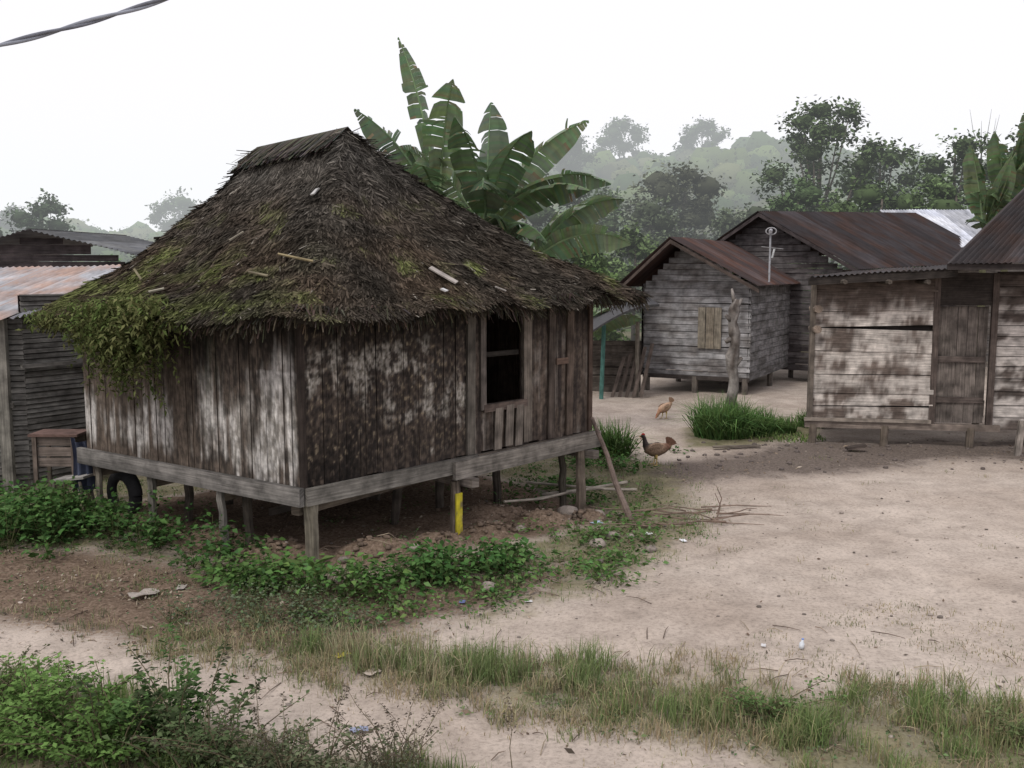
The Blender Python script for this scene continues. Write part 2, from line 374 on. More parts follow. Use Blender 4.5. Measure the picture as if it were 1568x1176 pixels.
weeds('weed_patch',line_pts([(-1.0,9.2),(-.5,9.5),(.1,9.8)],28,.14),.28,.075,55,WG)
weeds('weed_patch',line_pts([(-1.5,8.3),(-.6,8.6),(.3,9.2),(.9,9.9),(1.5,10.8)],62,.28),.11,.055,34,(.11,.18,.06))
weeds('weed_patch',line_pts([(.9,10.6),(1.2,11.2),(1.3,12.4),(1.5,13.6)],34,.35),.12,.06,26,(.12,.19,.065))
weeds('grey_weed_patch',line_pts([(-2.8,8.5),(-1.9,8.2),(-1.2,8.0)],36,.2),.22,.03,80,(.13,.155,.09))
weeds('weed_patch',line_pts([(0.4,13.4),(1.2,14.8),(1.4,16.5)],50,.4),.25,.07,35,WG)
weeds('low_weeds',scatter(G1,210,.2,1.2,-.1),.06,.035,22,(.13,.19,.08),.1)
weeds('low_weeds',scatter(G2,100,.2,1.2,-.1),.05,.03,16,(.14,.18,.09),.08)
weeds('low_weeds',scatter(B1,110,.2,1.2,-.1),.07,.03,18,(.13,.16,.08),.08)
q=leafquads(np.tile([[-2.0,9.1,.12]],(14,1))+rng.normal(0,.1,(14,3))*[1,.6,.5],rng.normal(0,1,(14,3))*[1,1,.5]+[0,0,.6],.34,.12)
quads('broadleaf_seedling',q,cvar((.13,.20,.07),14),M_LEAF)
def bush(name,cx,cy,rx,ry,h,n,lsz,col,stems=10,low=0.0,r_=.007):
    par=empty(name); mb=MB(); Pl=[];Dl=[];Cl=[]
    for i in range(stems):
        bx=cx+random.gauss(0,rx*.45); by=cy+random.gauss(0,ry*.45); hh=h*random.uniform(.45,1.15); tx=random.gauss(0,.12); ty=random.gauss(0,.1)
        z0=gz(bx,by); pts=[]
        for j in range(6):
            t=j/5; pts.append((bx+tx*t*t*2+random.gauss(0,.008),by+ty*t*t*2,z0+hh*t))
        mb.tube(pts,[r_*(1-.7*j/5) for j in range(6)],(.12,.10,.06),5)
        kk=int(n/stems)
        for _ in range(kk):
            t=low+(1-low)*random.random()**.75; f=t*5; a=min(int(f),4); p=Vector(pts[a]).lerp(Vector(pts[a+1]),f-a)
            an=random.uniform(0,6.28); e=random.uniform(-.1,.8); d=(math.cos(an),math.sin(an),e); rr=random.uniform(0,.16)*(1.15-t)*1.2*(1 if low==0 else .25)
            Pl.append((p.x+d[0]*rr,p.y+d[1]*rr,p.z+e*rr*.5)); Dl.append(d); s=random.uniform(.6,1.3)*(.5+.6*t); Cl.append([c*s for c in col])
    n_=len(Pl); L_=lsz*rng.uniform(.5,1.4,n_)
    quads('leaves',leafquads(np.array(Pl),np.array(Dl),L_,L_*.5),np.array(Cl),M_LEAF,par); mb.build('stems',M_BARK,par)
bush('leafy_bush',-3.0,5.9,.45,.3,.38,3600,.045,(.14,.24,.07),46)
bush('leafy_bush',-2.45,5.7,.3,.3,.48,2600,.042,(.12,.21,.06),30)
bush('leafy_bush',-2.15,5.85,.2,.2,.60,1500,.05,(.08,.145,.05),12)
bush('leafy_bush',-3.5,6.5,.5,.2,.26,2000,.042,(.14,.24,.07),30)
bush('leafy_bush',-1.75,5.55,.3,.2,.40,1700,.04,(.10,.14,.065),26)
bush('leafy_bush',-1.2,5.4,.4,.2,.36,1500,.035,(.12,.145,.08),30)
bush('leafy_bush',-.7,5.35,.25,.15,.34,700,.03,(.13,.14,.09),20)
bush('seedhead_weed',-2.1,5.75,.5,.2,.78,500,.045,(.06,.085,.04),9,.45)
bush('seedhead_weed',-1.25,5.45,.7,.2,.60,900,.022,(.09,.08,.06),20,.5,.004)
bush('seedhead_weed',-.75,5.4,.5,.2,.54,700,.02,(.10,.085,.065),16,.5,.004)
bush('seedhead_weed',-3.3,6.3,.6,.3,.5,500,.025,(.09,.10,.05),10,.5,.004)
bush('leafy_bush',1.75,6.25,.18,.12,.22,700,.04,(.12,.19,.07),12)
bush('leafy_bush',3.2,6.0,.2,.12,.24,500,.035,(.14,.18,.08),12)

# ---------------------------------------------------------------- thatched hut
hut=empty('thatched_hut')
C=Vector((-2.06,9.46,0)); Lc=Vector((-5.06,11.5,0)); R=Vector((1.046,13.0,0)); B=Vector((-1.95,15.04,0))
ZF=.88; ZT=2.68
lv=(Lc-C).normalized(); rv=(R-C).normalized()
nL=Vector((lv.y,-lv.x,0)); nL=nL if nL.dot(Vector((-1,-1,0)))>0 else -nL
nR=Vector((rv.y,-rv.x,0)); nR=nR if nR.dot(Vector((1,-1,0)))>0 else -nR
def colL(p):
    s=(p-C).dot(lv); h=(p.z-ZF)/(2.5-ZF)
    st=fbm(s*9,p.z*.6,1.3); bl=fbm(s*2.0,p.z*1.3,5); fi=fbm(s*20,p.z*8,2); s2=fbm(s*22,p.z*.9,9)
    pale=.50-1.0*max(0,h-.38+.12*st)*1.25+st*.75+bl*.6+s2*.4-.10*s+.12*math.exp(-((s-.55)/.5)**2)*3*(h<.7)
    pale-= .6*ss(.16,0,h+.05*s2)
    t=ss(.1,.95,pale)
    dark=mix3((.040,.034,.029),(.115,.092,.074),ss(-.5,.5,fi+.5*s2)); 
    if s>1.6: dark=mix3(dark,(.125,.098,.076),.4)
    c=mix3(dark,mix3((.26,.245,.22),(.52,.505,.48),ss(-.3,.4,fi+bl)),t)
    moss=ss(.1,.5,bl+st*.4)*ss(1.0,1.6,s)*ss(.3,.8,h)*.45*ss(3.2,2.4,s)
    c=mix3(c,(.08,.11,.055),moss)
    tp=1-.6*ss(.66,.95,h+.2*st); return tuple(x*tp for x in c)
def colR(p):
    s=(p-C).dot(rv); h=(p.z-ZF)/(2.5-ZF)
    st=fbm(s*11,p.z*1.0,8.3); bl=fbm(s*1.7,p.z*2.2,15); fi=fbm(s*20,p.z*15,22,6); f2=fbm(s*5,p.z*6,31,5); f3=fbm(s*34,p.z*26,41,2)
    brown=mix3((.035,.029,.026),(.10,.078,.062),ss(-.5,.5,fi+.4*st))
    if s<2.45:
        band=.80*math.exp(-((h-.66-.05*s)/.17)**2)*ss(2.8,1.0,s)+.38*math.exp(-((h-.33)/.15)**2)*ss(.5,1.5,s)
        v=band+bl*.65+f2*.55+st*.55-.42-.5*ss(.9,.2,s)*ss(.5,.3,h)
        t=ss(-.15,.75,v)
        gr=ss(-.5,.35,fi*.8+.5*f2+.5*f3+.5*(t-.4))
        c=mix3(brown,mix3((.22,.20,.165),(.45,.425,.385),ss(-.4,.5,fi+f3)),t*gr)
        spk=ss(.28,.5,fi*.7+.4*f3+.15*f2); c=mix3(c,(.34,.28,.19),spk*.6*(1-t)*ss(.05,.2,h))
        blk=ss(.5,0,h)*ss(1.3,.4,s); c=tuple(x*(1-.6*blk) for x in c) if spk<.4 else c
    else:
        c=mix3((.045,.036,.032),(.15,.117,.093),ss(-.5,.5,st+.4*fi))
        c=mix3(c,(.27,.25,.225),ss(.2,.7,st+bl)*.5)
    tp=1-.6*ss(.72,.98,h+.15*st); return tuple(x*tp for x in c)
mb=MB(); s=0.0; ln=(Lc-C).length
while s<ln-.02:
    w=random.uniform(.08,.16); w=min(w,ln-s); tp=ZT
    o=C+lv*(s+.003)+nL*random.uniform(0,.012); o.z=ZF-random.uniform(-.01,.03); T=-nL*.03
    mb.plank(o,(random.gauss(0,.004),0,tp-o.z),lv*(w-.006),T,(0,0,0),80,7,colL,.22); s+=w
mb.build('left_wall_boards',M_WALL,hut)
mb=MB(); s=0.03; ln=(R-C).length; W0,W1,WS=2.62,3.30,1.44
while s<ln-.02:
    w=random.uniform(.07,.14) if s<2.3 else random.uniform(.13,.22)
    if s<W0<s+w: w=W0-s
    w=min(w,ln-s); top=ZT
    if W0-.005<=s<W1-.02:
        w=min(w,W1-s); top=WS
    o=C+rv*(s+.003)+nR*random.uniform(0,.010); o.z=ZF-random.uniform(-.01,.03)
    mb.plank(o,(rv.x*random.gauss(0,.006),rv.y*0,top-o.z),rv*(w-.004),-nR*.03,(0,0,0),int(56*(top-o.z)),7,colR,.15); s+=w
mb.build('right_wall_boards',M_WALL,hut)
mb=MB()
for (a,bb) in ((R,B),(B,Lc)):
    d=(bb-a); n=int(d.length/.16)
    for i in range(n):
        o=a+d*(i/n); o.z=ZF; mb.plank(o,(0,0,ZT-ZF),d/n*.96,Vector((-d.y,d.x,0)).normalized()*.03,(.12,.09,.07),1,1,None,.3)
mb.build('back_wall_boards',M_WOOD,hut)
mb=MB(); GW=(.36,.345,.32)
def wf(base,dark=.35,sc=3):
    def f(p):
        k=fbm(p.x*sc,p.y*sc,p.z*sc*3); return tuple(c*(1-dark*ss(-.1,.6,k)) for c in base)
    return f
z0=.70
fl=[C+rv*.03+lv*.03,R-rv*.03+lv*.03,B,Lc-lv*.03+rv*.03]
for p in fl: p.z=.84
mb.face([tuple(p) for p in fl],(.06,.045,.035)); mb.face([(p.x,p.y,.78) for p in fl][::-1],(.05,.04,.03))
def bf(base):
    def f(p):
        k=fbm(p.x*5,p.y*5,p.z*16); k2=fbm(p.x*17,p.y*17,p.z*30,3); return tuple(c*(1-.55*ss(-.15,.5,k))*(1-.35*ss(0,.5,k2)) for c in base)
    return f
o=C-lv*.04+nL*.02; o.z=z0; mb.plank(o,lv*3.75+Vector((0,0,.03)),(0,0,.185),nL*.055,GW,90,5,bf((.30,.285,.265)),0)
o=C+nL*.0+nR*.02+rv*.0; o.z=z0; mb.plank(o,rv*2.45+Vector((0,0,.0)),(0,0,.175),nR*.05,GW,60,5,bf((.33,.31,.275)),0)
o=C+nR*.072+rv*2.02; o.z=z0-.06; mb.plank(o,rv*2.78+Vector((0,0,.02)),(0,0,.21),nR*.05,GW,70,5,bf((.31,.285,.25)),0)
o=C+nR*.02+rv*2.46; o.z=z0+.02; mb.plank(o,rv*2.3,(0,0,.15),nR*.05,GW,10,2,wf((.2,.17,.14)),0)
# front faces of the beams (stain detail sits on the outer face)
o=C-lv*.04+nL*.078; o.z=z0+.001; mb.plank(o,lv*3.75+Vector((0,0,.03)),(0,0,.183),nL*.006,GW,90,5,bf((.30,.285,.265)),0)
for s_ in (2.18,4.5):
    o=C+rv*s_+nR*.22; o.z=z0-.16; mb.plank(o,-nR*3.4,(0,0,.10),rv*.12,(.25,.22,.19),8,1,None,.1)
for s_ in (.08,1.2,2.4,3.45):
    o=C+lv*s_-nL*.02; o.z=z0-.12; mb.plank(o,-nL*4.2,(0,0,.11),lv*.11,(.17,.14,.11),4,1,None,.1)
def fr(s0,z_,Lv,Wv,off=.03,col=(.2,.17,.145)):
    o=C+rv*s0+nR*off; o.z=z_; mb.plank(o,Lv,Wv,-nR*.03,col,10,2,wf(col,.5,5),.1)
fr(W0-.09,WS-.06,(0,0,1.2),rv*.09,.045,(.15,.13,.115)); fr(W1,ZF+.02,(0,0,1.72),rv*.15,.045,(.21,.18,.15)); 
fr(W0-.04,WS-.09,rv*.78,(0,0,.09),.05,(.13,.10,.085))
fr(W0+.02,WS+.55,rv*.64,(0,0,.06),-.03,(.04,.035,.03))
for s_,c_ in ((3.78,(.10,.08,.067)),(4.15,(.13,.10,.08)),(2.3,(.15,.135,.115))): fr(s_,ZF,(rv.x*.02,rv.y*.02,1.75),rv*.13,.04,c_)
o=C+rv*3.92+nR*.06; o.z=1.82; mb.plank(o,rv*.24,(0,0,.08),-nR*.02,(.16,.11,.085))
o=C+rv*4.64+nR*.03; o.z=ZF; mb.plank(o,(0,0,1.75),rv*.08,-nR*.1,(.10,.07,.055),6,1)
o=C+nL*.015+nR*.03-rv*.0; o.z=ZF; mb.plank(o,(0,0,1.7),rv*.05,lv*.05,(.045,.035,.03),6,1)
for s_,dz in ((2.75,.0),(2.95,.02),(3.13,.0)):
    o=C+rv*s_+nR*.05; o.z=ZF+dz; mb.plank(o,(0.02,0.02,.5),rv*.13,-nR*.015,(.2,.17,.14),6,2,wf((.19,.165,.14)),.2)
mb.build('frame_and_beams',M_WOOD,hut)
mb=MB()
def post(p,w,top,col,lean=(0,0),d=None):
    zb=gz(p.x,p.y)-.15; o=Vector((p.x+lean[0],p.y+lean[1],zb)); k=6
    pts=[o.lerp(Vector((p.x,p.y,top)),i/k)+Vector((random.gauss(0,.006),random.gauss(0,.006),0)) for i in range(k+1)]
    mb.tube(pts,[w*random.uniform(.9,1.1) for _ in pts],col,7,fn=wf(col,.5,4))
post(C+nL*-.02+rv*.05+Vector((0.02,0.03,0)),.075,.86,(.20,.18,.14),(0,0))
post(C+lv*1.224,.045,.75,(.2,.19,.17),(.06,-.04)); post(C+lv*2.406,.05,.75,(.16,.15,.13)); post(C+lv*3.446,.04,.75,(.18,.16,.13),(.05,0))
post(C+rv*2.08+nR*.05,.06,.62,(.17,.14,.11)); post(C+rv*4.42+nR*.05,.062,.66,(.2,.165,.13),(.02,-.05)); post(C+rv*4.42-nR*.25,.05,.7,(.1,.09,.07),(.02,-.05))
for a_,b_ in ((.3,1.2),(.6,2.6),(1.4,1.5),(1.6,3.2),(2.2,.9),(3.0,1.0),(3.4,2.4),(4.2,1.6),(4.4,3.2),(2.6,2.6),(3.9,.9)):
    post(C+rv*a_+lv*b_,.055,.8,(.10,.085,.07),(random.gauss(0,.05),random.gauss(0,.05)))
mb.build('posts',M_WOOD,hut)
mb=MB(); p=C+rv*2.03+nR*.118; p.z=gz(p.x,p.y)-.05; mb.plank(p,(0,0,.54),rv*.10,-nR*.02,(.62,.52,.03),14,4,lambda q:mix3((.60,.52,.04),(.22,.18,.09),ss(-.1,.4,fbm(q.x*14,q.y*14,q.z*9))))
mb.build('yellow_board',M_PLAIN,hut)

# roof
R1=np.array([-3.22,12.85,4.56]); R2=np.array([-1.99,11.9,4.66])
EL=np.array([-5.54,11.38,2.50]); EC=np.array([-1.98,8.80,2.60]); ER=np.array([1.86,13.22,2.72]); EB=np.array([-1.9,15.95,2.6])
corners=[(EL,.35),(EC,.95),(ER,.3),(EB,.8)]
poly=[]
for i in range(4):
    p,r=corners[i]; a=corners[i-1][0]; b_=corners[(i+1)%4][0]
    da=(a-p)/np.linalg.norm(a-p); db=(b_-p)/np.linalg.norm(b_-p)
    for t in np.linspace(0,1,9): poly.append((1-t)**2*(p+da*r)+2*t*(1-t)*p+t*t*(p+db*r))
poly=np.array(poly+[poly[0]]); seg=np.linalg.norm(np.diff(poly,axis=0),axis=1); cum=np.concatenate([[0],np.cumsum(seg)]); PER=cum[-1]
def eave(a):
    d=(a%1)*PER; e=np.stack([np.interp(d,cum,poly[:,k]) for k in range(3)],-1)
    e[...,2]+=.03*np.sin(a*61)+.02*np.sin(a*143+1); return e
rd_=(R2-R1); rl_=rd_@rd_
cen=(EL+EC+ER+EB)/4
def ridge(a):
    e=eave(a); t=np.clip(((e-R1)@rd_)/rl_*.42+.30,0,1); t=t*t*(3-2*t); return R1+t[...,None]*rd_
def roof(a,t):
    e=eave(a); r=ridge(a); t_=t[...,None]; p=e*(1-t_)+r*t_
    z=e[...,2]+(r[...,2]-e[...,2])*(.62*t+.38*t*t)
    z=z+.045*np.sin(a*57+t*5)*np.sin(t*9+a*20)*(t<.95)*np.minimum(1,(1-t)*4)+.02*np.sin(a*131)*(1-t)
    return np.concatenate([p[...,:2],z[...,None]],-1)
na,nt2=220,40
A,T=np.meshgrid(np.linspace(0,1,na,endpoint=False),np.linspace(0,1,nt2),indexing='ij'); P=roof(A,T)
V=P.reshape(-1,3); F=[]
for i in range(na):
    for j in range(nt2-1):
        i2=(i+1)%na; F.append((i*nt2+j,i2*nt2+j,i2*nt2+j+1,i*nt2+j+1))
Vb=V.copy(); Vb[:,2]-=.10; n0=len(V); F2=[tuple(n0+k for k in f[::-1]) for f in F]
rim=[(i*nt2,n0+i*nt2,n0+((i+1)%na)*nt2,((i+1)%na)*nt2) for i in range(na)]
finish_mesh('thatch_base',np.concatenate([V,Vb]),F+F2+rim,np.tile([[.042,.037,.030]],(2*n0,1)),M_THATCH,None,hut)
def strips(n,a0,a1,t0,t1,Lr,Wr,lift,colfn,jit=.35,zoff=.0):
    a=rng.uniform(a0,a1,n); t=rng.uniform(t0,t1,n); 
    p=roof(a,t); e=1e-3; dn=unit(roof(a,np.maximum(t-.02,0)) - roof(a,t+.02)); al=unit(roof(a+e,t)-roof(a-e,t)); nn=unit(np.cross(al,dn)); nn=np.where(nn[:,2:3]<0,-nn,nn)
    th=rng.normal(0,jit,n)[:,None]; d=unit(dn*np.cos(th)+al*np.sin(th)); sd=unit(np.cross(d,nn)+nn*rng.normal(0,.25,n)[:,None])
    Ln=rng.uniform(*Lr,n)[:,None]; W=rng.uniform(*Wr,n)[:,None]*.5; lf=np.abs(rng.normal(0,lift,n))[:,None]
    p0=p+nn*(.004+zoff); p1=p+d*Ln+nn*(lf+.006+zoff)
    q=np.stack([p0-sd*W,p0+sd*W,p1+sd*W*.5,p1-sd*W*.5],1)
    return q,colfn(a,t,p,n)
def thcol(a,t,p,n):
    big=np.array([noise.fractal(Vector(x)*1.1,1,2,3) for x in p]); med=np.array([noise.fractal(Vector(x)*3+Vector((9,0,0)),1,2,4) for x in p])
    base=np.array([.050,.044,.036]); br=np.array([.080,.061,.045]); gr=np.array([.078,.074,.066]); ms=np.array([.080,.094,.034])
    c=base[None]*np.ones((n,1)); k=np.clip(big*1.2+.3,0,1)[:,None]; c=c*(1-k)+br*k
    k=np.clip((t-.45)*2.4,0,1)[:,None]*.75; c=c*(1-k)+gr*k
    lf=np.clip((-p[:,0]-1.7)/2.4,0,1)*np.clip((.50-t)/.35,0,1)*1.1+np.clip(med+big-.25,0,1)*.6*(t<.7)
    k=np.clip(lf*(.62+1.9*med),0,.9)[:,None]; c=c*(1-k)+ms*k
    v=(rng.random(n)**2*1.5+.45)[:,None]*(1+.4*med[:,None]); out=c*v
    pale=rng.random(n)<.008; out[pale]=np.array([.30,.28,.24])*rng.uniform(.5,1,(pale.sum(),1)); return out
Q=[];CC=[]
for args in ((46000,-.06,.60,0,.80,(.07,.2),(.008,.026),.010),(11000,-.06,.60,.7,1.0,(.12,.32),(.008,.022),.006),(6000,.55,1.0,0,1.0,(.15,.35),(.03,.07),.02),(12000,-.03,.56,-.0,.05,(.08,.2),(.010,.025),.010)):
    q,c=strips(*args,thcol,jit=.5); Q.append(q);CC.append(c)
for row in np.arange(.05,.85,.08):
    q,c=strips(1100,-.05,.58,row-.012,row+.012,(.08,.18),(.015,.035),.016,thcol,.35,.006); Q.append(q);CC.append(c)
n=2600; tt=rng.uniform(-.05,1.03,n)[:,None]; c0=R1+rd_*tt+np.array([0,0,.035]); perp=unit(np.array([-rd_[1],rd_[0],0])); sgn=np.where(rng.random(n)<.5,-1,1)[:,None]
dx=perp*sgn+rng.normal(0,.10,(n,3)); Ln=rng.uniform(.12,.38,n)[:,None]; p1=c0+dx*Ln; p1[:,2]=c0[:,2]-Ln[:,0]*rng.uniform(.72,.95,n); w_=unit(rd_)[None]*rng.uniform(.008,.02,n)[:,None]
Q.append(np.stack([c0-w_,c0+w_,p1+w_*.6,p1-w_*.6],1)); CC.append(cvar((.085,.08,.068),n,.5))
def fringe(n,a0,a1,Lr,col,out=.05,Wr=(.01,.03),zj=.05):
    a=rng.uniform(a0,a1,n); e=eave(a); c2=cen.copy(); o_=e-c2; o_[:,2]=0; o_=unit(o_)
    p0=e-o_*rng.uniform(0,.14,n)[:,None]+np.array([0,0,.02]); p0[:,2]+=rng.uniform(-zj,.03,n); 
    Ln=rng.uniform(*Lr,n); d=o_*rng.normal(out,.05,n)[:,None]+rng.normal(0,.04,(n,3)); p1=p0+d; p1[:,2]-=Ln
    b=rng.uniform(0,6.28,n); w=np.stack([np.cos(b),np.sin(b),0*b],1)*rng.uniform(*Wr,n)[:,None]*.5
    Q.append(np.stack([p0-w,p0+w,p1+w*.4,p1-w*.4],1)); CC.append(cvar(col,n,.5))
fringe(9000,-.03,1.0,(.04,.13),(.05,.044,.035)); fringe(1800,-.03,.56,(.08,.2),(.07,.06,.045)); fringe(1000,-.02,.12,(.08,.24),(.08,.09,.04),.08)
quads('thatch_strips',np.concatenate(Q),np.concatenate(CC),M_THATCH,hut)
Pn=[];Dn=[];Cn=[]
for i in range(600):
    mode=random.random()
    a=random.gauss(.100,.019) if mode<.75 else (random.uniform(.01,.16))
    e=eave(np.array([a]))[0]; e=e+np.array([random.gauss(0,.11),random.gauss(0,.09),random.uniform(-.03,.20 if mode<.72 else .06)])
    env=math.exp(-((a-.103)/.024)**2)*random.choice([1,1,.6,.4]); L_=random.uniform(.06,.20)+random.uniform(.15,.85)*env
    g_=random.random(); col=mix3((.11,.16,.05),(.20,.20,.09),g_)
    dx,dy=random.gauss(0,.16)-.05,random.gauss(0,.12)-.08; nn_=int(10+34*env)
    for j in range(nn_):
        t=j/nn_; Pn.append((e[0]+dx*t,e[1]+dy*t,e[2]-L_*t)); Dn.append((random.gauss(0,1),random.gauss(0,1),random.gauss(-.4,.6))); k=random.uniform(.5,1.25)*(1-.3*t); Cn.append([c_*k for c_ in col])
Pn=np.array(Pn); L_=rng.uniform(.03,.085,len(Pn)); quads('hanging_fern',leafquads(Pn,np.array(Dn),L_,L_*.42),np.array(Cn),M_LEAF,hut)
mb=MB()
def scrap(a,t,L_,w,th,col):
    p=Vector(roof(np.array([a]),np.array([t]))[0]); dn=Vector((roof(np.array([a]),np.array([max(t-.05,0)]))-roof(np.array([a]),np.array([t+.05])))[0]).normalized()
    al=Vector((roof(np.array([a+.002]),np.array([t]))-roof(np.array([a-.002]),np.array([t])))[0]).normalized(); nn=al.cross(dn); nn=nn if nn.z>0 else -nn
    d=(dn*math.cos(th)+al*math.sin(th)).normalized(); sd=d.cross(nn).normalized(); mb.plank(p+nn*.04,d*L_+nn*.02,sd*w,nn*.015,col)
scrap(.325,.24,.34,.08,.5,(.5,.46,.42)); scrap(.225,.27,.36,.022,-1.9,(.36,.30,.17)); scrap(.195,.23,.3,.025,-1.8,(.26,.23,.15)); scrap(.20,.72,.12,.06,-.2,(.6,.6,.58)); scrap(.32,.10,.07,.05,.3,(.6,.6,.6)); scrap(.36,.06,.13,.03,1.0,(.45,.42,.38)); scrap(.13,.5,.2,.02,-.2,(.35,.32,.25)); scrap(.07,.24,.3,.025,-2.0,(.3,.27,.17)); scrap(.11,.16,.16,.03,-.6,(.4,.38,.3))
mb.build('roof_scraps',M_WOOD,hut)

# ---------------------------------------------------------------- corrugated roof + plank houses
def corrugated(mb,A,B_,C_,D,col,pitch=.09,amp=.015,sheet=.8):
    A,B_,C_,D=map(Vector,(A,B_,C_,D)); n=int((B_-A).length/pitch*2); nrm=(B_-A).cross(D-A).normalized(); nrm=nrm if nrm.z>0 else -nrm
    m=6; b=len(mb.V); ln=(D-A).length; w=(B_-A).length
    for i in range(n+1):
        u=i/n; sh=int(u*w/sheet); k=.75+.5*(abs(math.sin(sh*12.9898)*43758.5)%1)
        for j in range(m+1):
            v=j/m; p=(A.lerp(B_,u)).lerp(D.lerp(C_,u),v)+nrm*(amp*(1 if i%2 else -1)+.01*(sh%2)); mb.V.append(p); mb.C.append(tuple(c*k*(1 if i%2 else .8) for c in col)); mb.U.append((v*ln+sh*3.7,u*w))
    for i in range(n):
        for j in range(m):
            a=b+i*(m+1)+j; mb.F.append((a,a+m+1,a+m+2,a+1))
def hplank_wall(mb,p0,p1,z0,z1,bh,col,dark,seed=0,skip=None,nl=24,top=None,tilt=.01,stain=1.0,topdark=None,hv=(.8,1.25)):
    p0=Vector((*p0,0));p1=Vector((*p1,0)); d=p1-p0; ln=d.length; dv=d.normalized(); nv=Vector((dv.y,-dv.x,0)); nv=nv if nv.y<0 else -nv
    z=z0
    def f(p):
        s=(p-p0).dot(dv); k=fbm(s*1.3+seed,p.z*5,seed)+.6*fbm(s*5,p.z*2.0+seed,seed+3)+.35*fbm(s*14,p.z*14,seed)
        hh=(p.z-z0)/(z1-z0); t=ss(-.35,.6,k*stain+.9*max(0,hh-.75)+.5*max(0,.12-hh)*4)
        if topdark: t=max(t,ss(topdark-.25,topdark+.15,p.z+.35*k))  # wall top darkened: dark brown boards plus eave shade put into the colour
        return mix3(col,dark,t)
    while z<z1-.02:
        h=min(bh*random.uniform(*hv),z1-z)
        segs=[(0,ln)]
        if top: segs=[top(z+h*.5)]
        for a,b in segs:
            if b-a<.05: continue
            o=p0+dv*a+nv*random.uniform(0,.015); o.z=z; 
            mb.plank(o,dv*(b-a)+Vector((0,0,random.gauss(0,tilt))),Vector((0,0,h-.010))+nv*.018*-1,-nv*.025,(0,0,0),nl,4,f,.15)
        z+=h
    if not top:
        o=p0-nv*.06; o.z=z0; mb.plank(o,d,(0,0,z1-z0-.02),-nv*.01,(.02,.017,.015))

h1=empty('wooden_house'); mb=MB(); A0=(3.33,24.7);A1=(5.71,23.4); bk=Vector((.48,.88,0))
def gab(z,ze=2.66,zp=3.75,w=2.71,ap=.40):
    if z<=ze: return (0,w)
    t=(z-ze)/(zp-ze); return (w*ap*t+.02,w-(w*(1-ap))*t-.02)
GR=(.34,.34,.345); DK=(.18,.17,.165)
hplank_wall(mb,A0,A1,.38,3.68,.155,GR,DK,3,None,24,gab,.006,.8)
A2=(A1[0]+bk.x*5.5,A1[1]+bk.y*5.5)
hplank_wall(mb,A1,A2,.38,2.8,.155,(.20,.195,.195),(.09,.085,.08),9,None,20,None,.006,.8)
A3=(A0[0]+bk.x*5.5,A0[1]+bk.y*5.5); hplank_wall(mb,A3,A0,.38,2.7,.16,(.18,.17,.165),DK,5)
dv=(Vector((*A1,0))-Vector((*A0,0))).normalized(); nv=Vector((dv.y,-dv.x,0))
for s_,w_,c_ in ((1.42,.18,(.25,.225,.18)),(1.62,.2,(.24,.21,.165)),(1.83,.17,(.28,.25,.20))):
    o=Vector((*A0,0))+dv*s_+nv*.06; o.z=1.12; mb.plank(o,(0,0,1.0),dv*w_,-nv*.02,c_,8,2,None,.1)
o=Vector((*A0,0))+nv*.05; o.z=.34; mb.plank(o,dv*2.71,(0,0,.1),-nv*.06,(.07,.06,.055),8,1)
for s_ in (.1,1.35,2.6):
    for bb in (0,2.4,4.8):
        p=Vector((*A0,0))+dv*s_+bk*bb; mb.tube([(p.x,p.y,-.2),(p.x,p.y,.42)],.075,(.17,.15,.13),7)
mb.build('walls_and_posts',M_WOOD,h1)
mb=MB(); pk=Vector((*A0,0))+dv*2.71*.37-bk*1.0; 
e0=Vector((*A0,0))-dv*.50-bk*.75; e1=Vector((*A1,0))+dv*.28-bk*.45
RC=(.075,.052,.05)
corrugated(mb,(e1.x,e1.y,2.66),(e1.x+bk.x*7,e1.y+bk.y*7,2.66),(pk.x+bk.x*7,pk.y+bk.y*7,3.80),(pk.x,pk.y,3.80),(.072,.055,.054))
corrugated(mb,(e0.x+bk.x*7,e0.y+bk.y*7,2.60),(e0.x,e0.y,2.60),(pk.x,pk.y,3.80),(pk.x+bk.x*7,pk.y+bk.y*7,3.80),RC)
mb.build('tin_roof',M_TIN,h1)
mb=MB()
for a_,b_ in (((pk.x,pk.y,3.74),(e1.x,e1.y,2.58)),((pk.x,pk.y,3.74),(e0.x,e0.y,2.50))):
    a_=Vector(a_);b_=Vector(b_); mb.plank(a_,b_-a_,(0,0,-.09),bk*.03,(.09,.07,.06),4,1)
mb.build('bargeboards',M_WOOD,h1)
h2=empty('wooden_house'); mb=MB(); pk=Vector((6.65,26.8,4.60)); e1=Vector((8.95,25.4,3.04)); e0=Vector((5.0,28.0,3.3)); rd2=Vector((.78,.62,.03))
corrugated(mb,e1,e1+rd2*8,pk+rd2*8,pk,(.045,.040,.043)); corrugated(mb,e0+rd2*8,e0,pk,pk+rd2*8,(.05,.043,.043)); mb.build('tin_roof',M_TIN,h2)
mb=MB(); w0=Vector((5.35,28.3,0)); w1=Vector((8.75,26.1,0))
L2=(w1-w0).length
hplank_wall(mb,(w0.x,w0.y),(w1.x,w1.y),.3,4.5,.16,(.13,.12,.12),(.07,.06,.06),21,None,16,lambda z:(0,L2) if z<3.05 else (L2*.44*(z-3.05)/1.5,L2-L2*.56*(z-3.05)/1.5),.004)
hplank_wall(mb,(w1.x,w1.y),(w1.x+5.2,w1.y+4.6),.3,3.05,.16,(.12,.11,.1),(.07,.06,.06),25); mb.build('walls',M_WOOD,h2)
